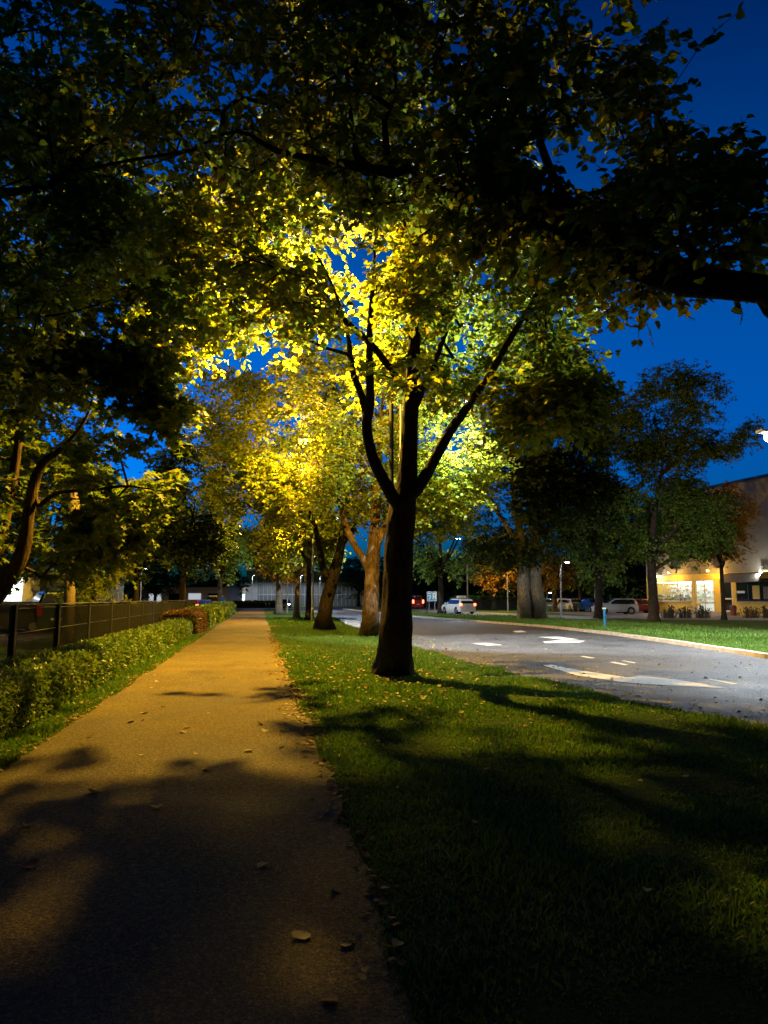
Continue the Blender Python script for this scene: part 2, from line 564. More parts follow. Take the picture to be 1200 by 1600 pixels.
# ------------------------------------------------------------------ leaves
HEART = (np.array([(0, 0, 0), (0, 1.05, -.10), (.28, -.06, .05), (.47, .22, .09), (.40, .58, .06), (.15, .88, -.03),
                   (-.28, -.06, .05), (-.47, .22, .09), (-.40, .58, .06), (-.15, .88, -.03)], float),
         [(0, 2, 3, 4, 5, 1), (0, 1, 9, 8, 7, 6)])
MAPLE = (np.array([(0, 0, 0), (0, 1.05, -.12), (.20, -.08, .03), (.58, .10, .05), (.30, .30, .05), (.62, .66, .02), (.18, .62, 0),
                   (-.20, -.08, .03), (-.58, .10, .05), (-.30, .30, .05), (-.62, .66, .02), (-.18, .62, 0)], float),
         [(0, 2, 3, 4, 5, 6, 1), (0, 1, 11, 10, 9, 8, 7)])
QUAD = (np.array([(0, 0, 0), (.42, .42, .08), (0, 1.0, -.05), (-.42, .42, .08)], float), [(0, 1, 2), (0, 2, 3)])
OVAL = (np.array([(0, 0, 0), (.28, .25, .05), (.26, .65, .05), (0, 1.0, -.04), (-.26, .65, .05), (-.28, .25, .05)], float),
        [(0, 1, 2, 3), (0, 3, 4, 5)])


def norm(a):
    return a / np.maximum(np.linalg.norm(a, axis=-1, keepdims=True), 1e-9)


def leaf_mesh(name, pos, tdir, nrm, size, tmpl, mat, parent=None):
    V, Fs = tmpl
    t = norm(tdir)
    n = nrm - t * np.sum(nrm * t, axis=1, keepdims=True)
    n = norm(n)
    s = np.cross(t, n)
    K = len(V)
    verts = pos[:, None, :] + size[:, None, None] * (V[None, :, 0:1] * s[:, None, :] + V[None, :, 1:2] * t[:, None, :] + V[None, :, 2:3] * n[:, None, :])
    base = (np.arange(len(pos)) * K)[:, None]
    flat = np.concatenate([np.array(f) for f in Fs])
    loops = (base + flat[None, :]).ravel()
    sizes = np.tile([len(f) for f in Fs], len(pos))
    me = np_mesh(name, verts.reshape(-1, 3), sizes, loops)
    return link_mesh(name, me, mat, parent)


# ------------------------------------------------------------------ trees
def smooth_line(pts, step):
    """Catmull-Rom through (pos, radius) points"""
    A = [np.array([*p, r]) for p, r in pts]
    A = [2 * A[0] - A[1]] + A + [2 * A[-1] - A[-2]]
    out = []
    for i in range(1, len(A) - 2):
        L = np.linalg.norm(A[i + 1][:3] - A[i][:3])
        n = max(2, int(L / step))
        for j in range(n):
            t = j / n
            out.append(0.5 * (2 * A[i] + (A[i + 1] - A[i - 1]) * t + (2 * A[i - 1] - 5 * A[i] + 4 * A[i + 1] - A[i + 2]) * t * t
                              + (-A[i - 1] + 3 * A[i] - 3 * A[i + 1] + A[i + 2]) * t ** 3))
    out.append(A[-2])
    return out


def make_tree(label, base, limbs, vols, ncl, leaf, leafmat_, barkmat_, name='tree', tmpl=QUAD, per=(3, 8), spray=0.45,
              gap=-0.12, gscale=0.45, seed=1, group=None, step=0.16, twig=0.006, flare=1.45, flat=0.35, minz=None, twigs=True, cat='tree', avoid=None):
    """limbs: list of [(Vector world, radius), ...]; vols: list of (centre, (ru, rv, rz), weight)"""
    rng = np.random.default_rng(seed)
    rnd = random.Random(seed)
    base = Vector(base)
    root = thing(name, base, label, cat, group=group)
    b = np.array(base)
    nodes_p, parent, rad = [], [], []
    for li, L in enumerate(limbs):
        pts = smooth_line([((Vector(p) - base)[:], r) for p, r in L], step)
        prev = -1
        if li > 0:
            arr = np.array(nodes_p)
            prev = int(np.argmin(np.sum((arr - pts[0][:3]) ** 2, axis=1)))
        for j, q in enumerate(pts):
            nodes_p.append(q[:3].copy())
            parent.append(prev)
            rad.append(max(q[3] * (1 - .8 * max(0, (j / max(1, len(pts) - 1) - .6) / .4)), 0.004))
            prev = len(nodes_p) - 1
    nlimb = len(nodes_p)
    # foliage cluster points
    C = []
    wts = np.array([v[2] for v in vols], float)
    wts /= wts.sum()
    tries = 0
    while len(C) < ncl and tries < ncl * 40:
        tries += 1
        c, rr, _ = vols[int(rng.choice(len(vols), p=wts))]
        d = rng.normal(size=3)
        d /= np.linalg.norm(d)
        q = np.array(c) - b + d * np.array(rr) * rng.uniform(0.25, 1.0) ** 0.5
        if q[2] < (minz if minz is not None else 1.6): continue
        if avoid is not None and avoid(q + b): continue
        w = Vector(q) * gscale
        if noise.noise(w + Vector((seed * 3.1, 0, 0))) < gap: continue
        C.append(q)
    C = np.array(C)
    skel = np.array(nodes_p)
    lim0 = [i for i in range(nlimb) if rad[i] < 0.6 * rad[0] or i > nlimb * 0.5] or list(range(nlimb))
    dist = np.array([np.min(np.sum((skel[lim0] - q) ** 2, axis=1)) for q in C])
    order = np.argsort(dist)
    buf = np.zeros((nlimb + ncl * 12 + 10, 3))
    buf[:nlimb] = skel
    okm = np.zeros(len(buf), bool)
    okm[lim0] = True
    cnt = nlimb
    endn, endd = [], []
    for ci in order:
        q = C[ci]
        dd = buf[:cnt] - q
        dv = np.sum(dd * dd, axis=1) + np.where(buf[:cnt, 2] > q[2] + 0.3, 1.0 * (buf[:cnt, 2] - q[2]) ** 2, 0)
        dv[~okm[:cnt]] = 1e9
        p = int(np.argmin(dv))
        p0 = buf[p].copy()
        L = np.linalg.norm(q - p0)
        m = max(1, min(9, int(L / 0.45)))
        prev = p
        arch = 0.12 * L
        for j in range(1, m + 1):
            t = j / m
            pos = p0 + (q - p0) * t + np.array([0, 0, arch * math.sin(math.pi * t)])
            if j < m: pos = pos + rng.normal(size=3) * 0.05
            buf[cnt] = pos
            okm[cnt] = True
            nodes_p.append(pos)
            parent.append(prev)
            rad.append(0)
            prev = cnt
            cnt += 1
        endn.append(prev)
        dr = q - p0
        endd.append(dr / max(L, 1e-6))
    # pipe model for the grown part
    acc = np.zeros(cnt)
    for e in endn: acc[e] += 1
    for i in range(cnt - 1, nlimb - 1, -1):
        acc[parent[i]] += acc[i]
        rad[i] = twig * acc[i] ** 0.45
    for i in range(nlimb, cnt):
        pr = parent[i]
        rad[i] = min(rad[i], rad[pr] * 0.95)
    # leaves
    E = np.array([nodes_p[e] for e in endn])
    D = np.array(endd)
    D[:, 2] *= flat
    D = norm(D)
    m, kk = per
    n = len(E)
    tw = D[:, None, :] * 0.7 + rng.normal(size=(n, m, 3)) * np.array([0.8, 0.8, 0.32])
    tw = norm(tw)
    ln = spray * rng.uniform(0.6, 1.2, size=(n, m, 1, 1))
    fr = (np.arange(kk) + 0.6)[None, None, :, None] / kk
    fr = fr + rng.uniform(-.05, .05, size=(n, m, kk, 1))
    pos = E[:, None, None, :] + tw[:, :, None, :] * ln * fr
    pos[..., 2] -= (0.25 * spray * fr[..., 0] ** 2)
    pos = pos + rng.normal(size=pos.shape) * 0.03 * spray / 0.45
    side = np.cross(tw, np.array([0, 0, 1.0]))
    sgn = np.where(np.arange(kk) % 2 == 0, 1.0, -1.0)[None, None, :, None]
    td = tw[:, :, None, :] * 0.55 + side[:, :, None, :] * sgn * 0.8 + rng.normal(size=pos.shape) * 0.3
    td[..., 2] -= 0.35
    nr = np.array([0, 0, 1.0]) + rng.normal(size=pos.shape) * 0.45
    sz = leaf * rng.uniform(0.65, 1.2, size=pos.shape[:3])
    leaf_mesh('crown', pos.reshape(-1, 3), td.reshape(-1, 3), nr.reshape(-1, 3), sz.ravel(), tmpl, leafmat_, root)
    # wood
    kids = [[] for _ in range(cnt)]
    for i in range(cnt):
        if parent[i] >= 0: kids[parent[i]].append(i)
    mb = MB()
    starts = [0]
    while starts:
        s0 = starts.pop()
        chain = [s0]
        if parent[s0] >= 0: chain = [parent[s0], s0]
        cur = s0
        while kids[cur]:
            ks = kids[cur]
            if cur < nlimb:
                nxt = next((q for q in ks if q == cur + 1 and q < nlimb), None)
                if nxt is None: nxt = max(ks, key=lambda q: rad[q])
            else:
                nxt = max(ks, key=lambda q: rad[q])
            starts += [q for q in ks if q != nxt]
            chain.append(nxt)
            cur = nxt
        pts = [Vector(nodes_p[i]) for i in chain]
        rs = [rad[i] for i in chain]
        if chain[0] != s0:
            rs[0] = rs[1] * 1.15
        rm = max(rs)
        if not twigs and rm < 0.02: continue
        ns = (44 if step < .12 else 24) if rm > 0.15 else (10 if rm > 0.06 else (6 if rm > 0.02 else 3))
        if chain[0] == 0:
            for i in range(len(rs)):
                hgt = pts[i].z
                rs[i] *= 1 + (flare - 1) * math.exp(-hgt / 0.35)
            pts[0].z -= 0.15
        n0 = len(mb.v)
        mb.tube(pts, rs, ns, True)
        if ns >= 10:
            for a_ in range(n0, len(mb.v)):
                ring = (a_ - n0) // ns
                c = pts[ring]
                vtx = Vector(mb.v[a_])
                d_ = vtx - c
                ang = math.atan2(d_.y, d_.x)
                r_ = rs[ring]
                f_ = 1 + 0.07 * noise.noise(Vector((math.cos(ang) * 4.0, math.sin(ang) * 4.0, vtx.z * 1.1 + seed))) \
                    + 0.09 * noise.noise(Vector((math.cos(ang) * 9, math.sin(ang) * 9, vtx.z * 2.2 + seed))) + 0.05 * noise.noise(Vector((math.cos(ang) * 20, math.sin(ang) * 20, vtx.z * 7 + seed)))
                if chain[0] == 0: f_ += 0.16 * math.exp(-max(vtx.z, 0) / 0.3) * math.sin(ang * 5 + seed)
                mb.v[a_] = tuple(c + d_ * f_)
    if tmpl is HEART:
        for i in range(n):
            for j in range(m):
                t_, l_ = tw[i, j], float(ln[i, j, 0, 0])
                p_ = [Vector(E[i] + t_ * l_ * f_ - np.array([0, 0, .25 * spray * f_ * f_])) for f_ in (0, .5, 1.0)]
                mb.tube(p_, [.0045, .003, .0015], 3, False)
    mb.build('trunk', barkmat_, root, smooth=True)
    return root


def PX(lst, d, rdiv=None):
    """[(px, py, width_px[, depth])] -> [(Vector, radius)]"""
    out = []
    for q in lst:
        dd = q[3] if len(q) > 3 else d
        out.append((P(q[0], q[1], dd), q[2] * dd / F / 2))
    return out


def EL(px, py, d, rx, ry, rd, w=1.0):
    s = d / F
    return (P(px, py, d)[:], (rx * s, rd, ry * s), w)


def seg7(lst, d):
    """limb traced in the 2.4x enlargement whose corner is (400, 400)"""
    return PX([(400 + q[0] / 2.4, 400 + q[1] / 2.4, q[2] / 2.4 if False else q[2], *(q[3:])) for q in lst], d)


# main tree
LY = P(612, 1035, 18.4) + Vector((-2.6, .1, 0))


LIT_BOLE = [P(38, 850, 15), P(45, 800, 15), P(56, 745, 15), P(24, 750, 15.2), P(32, 680, 15.2)]  # maple trunk points kept lamplit by leaving foliage out of the rays


def lamp_clear(q):
    """crowns thinned along lamp rays to shape the light patches on path, hedge, trunk"""
    dx, dy, dz = q[0] - LY.x, q[1] - LY.y, q[2] - 9.3
    r = math.hypot(dx, dy)
    if (Vector(q) - Vector((7.9, 26.2, 8.6))).length < 1.6: return True
    if r < 1.9 and abs(dz) < 1.9: return True
    L0 = Vector((LY.x, LY.y, 9.3))
    for tp in LIT_BOLE:
        ab = tp - L0
        tt = (Vector(q) - L0).dot(ab) / ab.length_squared
        if .1 < tt < .97 and (L0 + ab * tt - Vector(q)).length < .55: return True
    if dz > -.25: return False
    t = -dz / 9.1
    hu, hv = LY.x + dx / t, LY.y + dy / t
    n_ = noise.noise(Vector((hu * .62, hv * .42, 4.0))) + .5 * noise.noise(Vector((hu * 1.5, hv * 1.1, 9.0)))
    edge = 11.9 + 1.0 * noise.noise(Vector((hu * .8, 0, 2)))
    if not (-4.4 < hu < 5.6 and 2.5 < hv < 26): return False
    if hv > edge: return n_ < .42
    if hu < -2.5: return hv > 5.5 and n_ < .6
    if hu < .8: return n_ > (.08 if hv < 5.0 else -.02 if hu < -1.1 and hv < 9.5 else -.05 if hu > .15 and hv < 9 else -.42)
    return n_ > (.16 if hv > 8.5 else .32)


D1 = 15.0
b1 = G(617, 1052)
T1 = [
    [(b1, 0.34)] + PX([(618, 1000, 48), (621, 930, 45), (623, 860, 45), (628, 800, 42), (637, 740, 30), (640, 670, 26), (645, 600, 24),
                       (648, 520, 18), (654, 440, 15), (666, 350, 12), (676, 260, 9), (690, 160, 6)], D1),
    seg7([(560, 950, 22), (520, 915, 20), (440, 760, 17), (415, 640, 16), (428, 540, 14), (425, 380, 11), (428, 260, 10), (440, 80, 8), (452, -80, 7), (490, -230, 5)], D1 - .2),
    seg7([(418, 600, 13), (395, 520, 12, 14.9), (360, 420, 10, 15.2), (345, 300, 8, 15.6), (310, 180, 6, 16)], D1),
    seg7([(585, 520, 13), (545, 480, 12), (440, 340, 11), (320, 230, 10, 14.5), (240, 130, 9, 14.0), (150, 70, 7, 13.6), (0, 20, 5, 13), (-130, -40, 4, 12.5)], D1),
    seg7([(580, 900, 22), (612, 860, 19), (650, 800, 17), (720, 670, 15), (790, 570, 13), (880, 440, 12, 14.5), (960, 300, 10, 14), (1060, 130, 9, 13.6), (1120, -10, 7, 13.4), (1150, -150, 5, 13.2)], D1),
    seg7([(600, 560, 12), (640, 470, 10), (670, 400, 9), (740, 200, 8, 15.5), (790, 50, 7, 16), (850, -90, 5, 16.4)], D1),
    seg7([(362, 400, 7), (345, 370, 6.5), (250, 340, 5.5, 15.5), (150, 290, 5, 15.8), (0, 230, 4, 16.2)], 15.2),
    seg7([(330, 235, 6, 14.5), (290, 120, 5, 14.8), (230, 0, 4.5, 15), (170, -60, 4, 15.3)], D1),
    seg7([(860, 460, 7, 14.6), (950, 465, 6, 14.3), (1040, 500, 5, 14.0), (1160, 600, 4, 13.8)], D1),
    seg7([(700, 700, 7), (740, 620, 6, 15.6), (800, 600, 5, 16.3)], D1),
]
make_tree('dark trunked tree forking low into three limbs, standing alone on the grass in mid view', b1, T1,
          [EL(520, 400, 15.5, 260, 190, 3.4, 3), EL(380, 470, 15, 150, 150, 2.5, 1.6), EL(760, 470, 15, 170, 170, 3, 1.8),
           EL(480, 560, 16.5, 170, 90, 2.0, 1.0), EL(840, 600, 14, 90, 70, 1.8, 0.5), EL(330, 370, 14, 130, 90, 2, 0.8),
           EL(600, 250, 15.5, 250, 120, 3, 0.9),
           EL(750, 440, 13.6, 190, 160, 1.8, .8), EL(640, 560, 13.6, 130, 50, 1.2, .4), EL(560, 480, 12.8, 150, 60, 1.0, .4), EL(300, 480, 16.5, 130, 110, 2, 1.9), EL(250, 350, 15.5, 120, 80, 2, 1.0), EL(420, 340, 15.5, 170, 90, 2.5, 1.3),
           EL(860, 640, 14.2, 85, 42, 1.4, .9), EL(590, 400, 16.6, 200, 120, 1.0, 1.1), EL(730, 560, 16.8, 120, 90, 1.2, .7)],
          1850, 0.125, M['leaf_lime'], M['bark'], name='lime_tree', tmpl=HEART, per=(3, 8), spray=0.5, gap=-0.04, gscale=0.55, seed=11, minz=3.9, step=.09,
          group='street trees on the grass strip', avoid=lamp_clear)

# overhead tree, trunk just right of and behind the viewpoint
b0 = Vector((5.6, 1.4, 0))
T0 = [
    [(b0, 0.36), (b0 + Vector((0, .05, 1.2)), 0.30), (b0 + Vector((-.1, .1, 2.4)), 0.28), (b0 + Vector((0, .2, 4.5)), 0.2), (b0 + Vector((.3, .2, 7.5)), 0.12), (b0 + Vector((0.2, 1, 10)), 0.05)],
    [(b0 + Vector((-.05, .1, 2.3)), 0.2), (P(1330, 500, 4.6), 0.14)] + PX([(1190, 452, 46, 5.0), (1080, 440, 50, 5.2), (1000, 415, 48, 5.4), (900, 372, 42, 5.7), (800, 325, 36, 6.0), (700, 292, 28, 6.2),
       (600, 268, 22, 6.5), (500, 250, 18, 6.8), (430, 235, 15, 7.0), (370, 205, 12, 7.2), (290, 238, 8, 7.5), (180, 275, 6, 7.8)], 6),
    PX([(1000, 400, 24, 5.4), (900, 330, 18, 5.6), (850, 240, 13, 6.0), (830, 140, 10, 6.3), (820, 0, 8, 6.6)], 6),
    PX([(760, 310, 16, 6.1), (705, 240, 12, 6.3), (730, 120, 10, 6.5), (745, 0, 8, 6.8)], 6),
    PX([(860, 350, 14, 5.8), (780, 345, 10, 6.2), (700, 345, 8, 6.5), (640, 380, 6, 6.8)], 6),
    PX([(560, 262, 10, 6.6), (548, 180, 8, 6.8), (540, 60, 7, 7.0)], 6),
    PX([(1100, 430, 18, 5.2), (1060, 330, 14, 5.4), (1090, 220, 10, 5.6)], 5.3),
    PX([(370, 205, 8, 7.2), (280, 160, 7, 7.3), (180, 110, 5, 7.4), (60, 100, 4, 7.6)], 7),
    PX([(300, 235, 6, 7.4), (180, 255, 5, 7.6), (40, 285, 4, 7.8)], 7.5),
]


def sky_gap(q):
    """open sky seen between crowns to the upper right"""
    d = q[0] * math.sin(YAW) + q[1] * math.cos(YAW)
    x = q[0] * math.cos(YAW) - q[1] * math.sin(YAW)
    if d < 1: return False
    az, el = x / d, (q[2] - EYE) / d
    return az > 0.37 and 0.665 < el < 0.8 and az - 0.37 > (0.8 - el) * 0.6 or (az > 0.22 and el < 0.38) or (abs(az - .265) < .055 and abs(el - .63) < .05)


make_tree('overhanging tree whose thick dark bough reaches in from the right edge across the top', b0, T0,
          [EL(900, 240, 5.9, 260, 160, 1.3, 1.7), EL(640, 160, 6.8, 260, 170, 1.5, 1.9), EL(1040, 360, 5.3, 150, 90, 0.9, 0.6),
           EL(800, 60, 6.6, 350, 110, 1.5, 1.0), EL(360, 130, 7.3, 230, 150, 1.3, 1.3), EL(820, 370, 6.3, 160, 50, .8, 0.5), EL(100, 130, 7.8, 170, 150, 1.3, .7), EL(960, 455, 6.6, 90, 22, .6, 0.16),
           ((2.0, -1.0, 7.2), (4.5, 4.0, 1.2), 2.4)],  # out-of-view foliage overhead, added to keep sky light off the foreground
          1450, 0.078, M['leaf_lime'], M['bark'], name='lime_tree', tmpl=HEART, per=(3, 8), spray=0.34, gap=-0.16, gscale=0.9, seed=5, minz=3.2,
          group='street trees on the grass strip', avoid=lambda q: sky_gap(q) or lamp_clear(q))

# left trees
bL = cw(-8.4, 15, 0)
TL = [
    [(bL, 0.26)] + PX([(-25, 960, 30), (5, 915, 26), (35, 862, 22), (45, 800, 18), (56, 745, 16), (75, 715, 12), (95, 703, 9), (140, 640, 7), (150, 540, 5)], 15),
    PX([(-20, 950, 26), (-5, 880, 20), (4, 830, 17), (18, 760, 15), (30, 680, 12), (34, 600, 10), (60, 500, 8), (110, 380, 6)], 15.2),
    PX([(52, 760, 9), (60, 790, 8), (90, 770, 7, 14.6), (150, 765, 6, 14.2), (200, 760, 5, 13.8), (270, 770, 4, 13.4)], 15),
    PX([(56, 745, 10), (62, 690, 9, 15.2), (72, 640, 7, 15.5), (70, 560, 6, 16)], 15),
    PX([(34, 600, 8, 15.2), (110, 500, 6, 14.5), (200, 470, 5, 14), (300, 440, 4, 13.5)], 15),
]
def trunk_view(q):
    """the lower bole of the leaning maple is bare on the path side"""
    d = q[0] * math.sin(YAW) + q[1] * math.cos(YAW)
    x = q[0] * math.cos(YAW) - q[1] * math.sin(YAW)
    return d < 15.1 and -.53 < x / d < -.425 and .0 < (q[2] - EYE) / d < .235


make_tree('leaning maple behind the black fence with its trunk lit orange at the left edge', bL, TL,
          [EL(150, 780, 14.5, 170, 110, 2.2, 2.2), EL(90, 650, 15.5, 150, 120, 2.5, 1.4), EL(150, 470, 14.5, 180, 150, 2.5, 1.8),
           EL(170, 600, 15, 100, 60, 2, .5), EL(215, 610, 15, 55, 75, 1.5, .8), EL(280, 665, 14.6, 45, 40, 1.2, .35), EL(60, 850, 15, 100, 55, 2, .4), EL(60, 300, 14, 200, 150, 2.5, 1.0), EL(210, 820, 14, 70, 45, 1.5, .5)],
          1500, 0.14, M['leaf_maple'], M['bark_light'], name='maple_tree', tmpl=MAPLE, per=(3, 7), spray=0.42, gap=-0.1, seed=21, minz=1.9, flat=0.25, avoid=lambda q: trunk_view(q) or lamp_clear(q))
bK = Vector((-6.0, 5.2, 0))
TK = [
    [(bK, 0.22), (bK + Vector((0, 0, 2)), 0.18), (bK + Vector((.3, .6, 4)), 0.14), (bK + Vector((.6, 2, 6)), 0.09), (bK + Vector((1, 3, 8)), 0.05)],
    [(bK + Vector((.2, .5, 3.6)), 0.09), (P(-80, 520, 8.2), .06)] + PX([(0, 500, 7, 8.4), (90, 492, 6, 8.6), (170, 470, 4, 8.9), (260, 440, 3, 9.2)], 8),
    [(bK + Vector((.5, 1.7, 5.5)), 0.06), (P(20, 300, 8), .045), (P(160, 220, 8.6), .03), (P(300, 190, 9.2), .02)],
]
make_tree('dark leafy tree rising beyond the left edge with low boughs over the hedge', bK, TK,
          [EL(50, 380, 8.6, 140, 130, 1.6, 1.2), EL(60, 150, 8.8, 190, 140, 1.6, 1.6), EL(40, 560, 8.6, 100, 60, 1.2, .5), EL(170, 400, 9.2, 80, 140, 1.2, .8)],
          400, 0.10, M['leaf_maple'], M['bark'], name='maple_tree', tmpl=MAPLE, per=(3, 7), spray=0.34, gap=-0.05, gscale=.8, seed=31, minz=3.0, flat=0.25, avoid=lamp_clear)

# tree 2 and tree 3, behind the main tree
b2 = G(577, 993)
D2 = 31.0
T2 = [
    [(b2, 0.37)] + PX([(579, 960, 26), (581, 915, 23), (583, 870, 22), (586, 820, 17), (590, 750, 14), (596, 650, 10), (600, 560, 6)], D2),
    PX([(581, 900, 15), (566, 870, 12), (550, 845, 10), (535, 800, 9), (520, 720, 7), (505, 640, 5)], D2),
    PX([(584, 870, 13), (598, 830, 11), (625, 780, 9), (660, 720, 8), (700, 660, 6), (730, 620, 4)], D2),
    PX([(545, 835, 9), (532, 790, 7, 31.5), (500, 740, 5, 32), (460, 700, 4, 33)], D2),
]
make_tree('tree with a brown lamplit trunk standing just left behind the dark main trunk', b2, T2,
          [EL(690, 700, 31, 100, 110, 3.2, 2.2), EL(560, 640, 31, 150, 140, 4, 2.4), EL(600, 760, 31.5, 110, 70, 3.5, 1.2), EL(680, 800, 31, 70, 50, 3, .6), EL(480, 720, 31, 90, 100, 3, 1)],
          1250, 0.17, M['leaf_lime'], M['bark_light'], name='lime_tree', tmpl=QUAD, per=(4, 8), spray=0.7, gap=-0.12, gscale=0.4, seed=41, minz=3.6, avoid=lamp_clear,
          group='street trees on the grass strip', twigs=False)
b3 = G(506, 984)
D3 = 36.5
T3 = [
    [(b3, 0.42)] + PX([(507, 960, 22), (514, 925, 20), (524, 890, 18), (533, 850, 13), (540, 800, 11), (545, 740, 8), (548, 660, 5)], D3),
    PX([(517, 915, 14), (505, 888, 11), (500, 860, 9), (492, 825, 8), (478, 795, 7), (450, 770, 6), (415, 745, 4)], D3),
    PX([(500, 860, 8), (498, 810, 7), (488, 760, 5), (480, 690, 4)], D3),
    PX([(535, 850, 9), (552, 825, 8), (562, 790, 6), (590, 740, 5)], D3),
]
make_tree('dark leaning tree with a split trunk beside the tall lamp post', b3, T3,
          [EL(450, 690, 37, 130, 120, 4, 2.2), EL(520, 640, 38, 120, 110, 4, 1.2), EL(400, 760, 36, 90, 60, 3.5, 1.1), EL(500, 790, 37, 110, 50, 4, .9), EL(365, 650, 36, 70, 80, 3, .9)],
          1300, 0.19, M['leaf_lime'], M['bark'], name='lime_tree', tmpl=QUAD, per=(4, 8), spray=0.75, gap=-0.1, gscale=0.35, seed=51, minz=3.6,
          group='street trees on the grass strip', twigs=False)


def std_tree(px, py, d, wpx, topy, rx, label, mat, bark='bark', forky=None, seed=1, ncl=350, leaf=0.22, lean=0, lowy=None, name='tree',
             zg=0.0, group=None, base_d=True, spray=0.9, gap=-0.12, minz=2.6, nl=4, spread=1.0):
    """an ordinary tree: bole, limbs fanning into an egg-shaped crown"""
    rnd = random.Random(seed)
    b = cw(*(lambda q: (q[0], q[1]))((((px - 600) / F * d), d)), zg)
    r = wpx * d / F / 2
    top = P(px, topy, d).z
    fz = P(px, forky, d).z if forky else zg + 0.25 * (top - zg)
    cx = lean * d / F
    L = [[(b, r), (b + Vector((cx * .1, 0, (fz - zg) * .5)), r * .85), (b + Vector((cx * .25, 0, fz - zg)), r * .78),
          (b + Vector((cx * .6, 0, (top - zg) * .6)), r * .4), (b + Vector((cx, 0, (top - zg) * .92)), r * .1)]]
    rxm = rx * d / F
    for i in range(nl):
        a = 2 * math.pi * (i + rnd.random() * .6) / nl
        z0 = fz - zg + (top - fz) * rnd.uniform(-.02, .15)
        o = Vector((math.cos(a) * rxm, math.sin(a) * rxm, 0))
        L.append([(b + Vector((cx * .25, 0, z0)), r * .5), (b + o * .3 + Vector((0, 0, z0 + (top - fz) * .18)), r * .35),
                  (b + o * .6 + Vector((0, 0, z0 + (top - fz) * .4)), r * .2), (b + o * .8 + Vector((0, 0, z0 + (top - fz) * .6)), r * .08)])
    low = P(px, lowy, d).z if lowy else fz
    h = top - low
    c = b + Vector((cx * .5, 0, low - zg + h * .5))
    V = [(c[:], (rxm * .85, rxm * .85, h * .5), 2.0)]
    for i in range(5):
        a = 2 * math.pi * (i + rnd.random()) / 5
        V.append(((c + Vector((math.cos(a) * rxm * .55, math.sin(a) * rxm * .55, h * rnd.uniform(-.3, .15))))[:],
                  (rxm * .5, rxm * .5, h * rnd.uniform(.2, .3)), 0.7))
    V.append(((c + Vector((0, 0, h * .3)))[:], (rxm * .45, rxm * .45, h * .22), .5))
    return make_tree(label, b, L, V, ncl, leaf, M[mat], M[bark], name=name, tmpl=QUAD, per=(4, 7), spray=spray, gap=gap, gscale=0.3 * 9 / max(rxm * 2, 4),
                     seed=seed, group=group, step=0.4, twig=0.012, minz=minz, twigs=False)


g = 'street trees on the grass strip'
std_tree(465, 964, 62, 9, 770, 75, 'slim pale trunked tree between the lamp post and the farthest avenue tree', 'leaf_lime', 'bark_grey', 905, 61, 520, .26, group=g, name='lime_tree')
std_tree(437, 958, 78, 12, 800, 80, 'farthest avenue tree on the grass, grey trunk beside the path end', 'leaf_autumn', 'bark_grey', 905, 62, 520, .3, group=g, name='lime_tree')
std_tree(483, 970, 53, 9, 780, 50, 'thin dark tree close behind the tall lamp post', 'leaf_lime', 'bark', 890, 63, 260, .25, group=g, name='lime_tree')
# right side
bP = G(828, 967, ZR)
DP = 52.0
TP = [
    [(bP + Vector((.55, 0, 0)), 0.60)] + PX([(842, 940, 21), (836, 910, 19), (838, 870, 17), (840, 800, 14), (845, 700, 10), (850, 600, 5)], DP),
    [(bP + Vector((-.35, .1, 0)), 0.58)] + PX([(819, 940, 20), (817, 900, 18), (815, 850, 14), (805, 790, 10), (800, 700, 7), (795, 620, 4)], DP),
    PX([(838, 880, 9), (860, 830, 8), (885, 760, 7), (900, 680, 5), (915, 610, 3)], DP),
    PX([(816, 860, 8), (790, 820, 7), (765, 780, 5), (745, 730, 4)], DP),
]
make_tree('tall dark twin-trunked tree with grey bark across the road', bP, TP,
          [EL(850, 680, 53, 100, 140, 5, 3), EL(800, 760, 53, 90, 110, 5, 2), EL(890, 790, 52, 75, 70, 4, 1.1), EL(905, 625, 53, 55, 60, 3, .9), EL(790, 860, 53, 70, 40, 3, .7), EL(870, 570, 53, 60, 40, 3, .5), EL(845, 780, 50.5, 75, 90, 1.5, 1.4)],
          2100, 0.24, M['leaf_dark'], M['bark_grey'], name='poplar_tree', tmpl=QUAD, per=(4, 8), spray=0.9, gap=-0.2, gscale=0.25, seed=71, minz=3.5, twigs=False, flare=1.25)
std_tree(688, 958, 76, 9, 745, 62, 'small round green tree on the far verge beside the blue sign', 'leaf_green', 'bark', 905, 72, 480, .28, zg=ZR)
std_tree(932, 967, 56, 13, 730, 78, 'green leafy tree with a dark trunk between the twin trunks and the shop tree', 'leaf_green', 'bark', 915, 73, 800, .24, zg=ZR, nl=5, lean=10)
b5 = G(1021, 971, ZR)
D5 = 50.0
T5 = [
    [(b5, 0.36)] + PX([(1021, 940, 14.5), (1019, 900, 13), (1018, 860, 11), (1023, 800, 8), (1033, 740, 5), (1042, 680, 3), (1050, 610, 2)], D5),
    PX([(1020, 880, 8), (1000, 840, 5), (985, 800, 4), (960, 770, 3)], D5),
    PX([(1020, 870, 8), (1048, 835, 5), (1085, 800, 3), (1130, 780, 3)], D5),
    PX([(1035, 740, 6), (1075, 700, 4), (1130, 670, 3)], D5),
    PX([(1035, 740, 5), (1000, 700, 4), (960, 650, 3)], D5),
    PX([(1020, 890, 6), (1060, 870, 5), (1100, 875, 3)], D5),
]
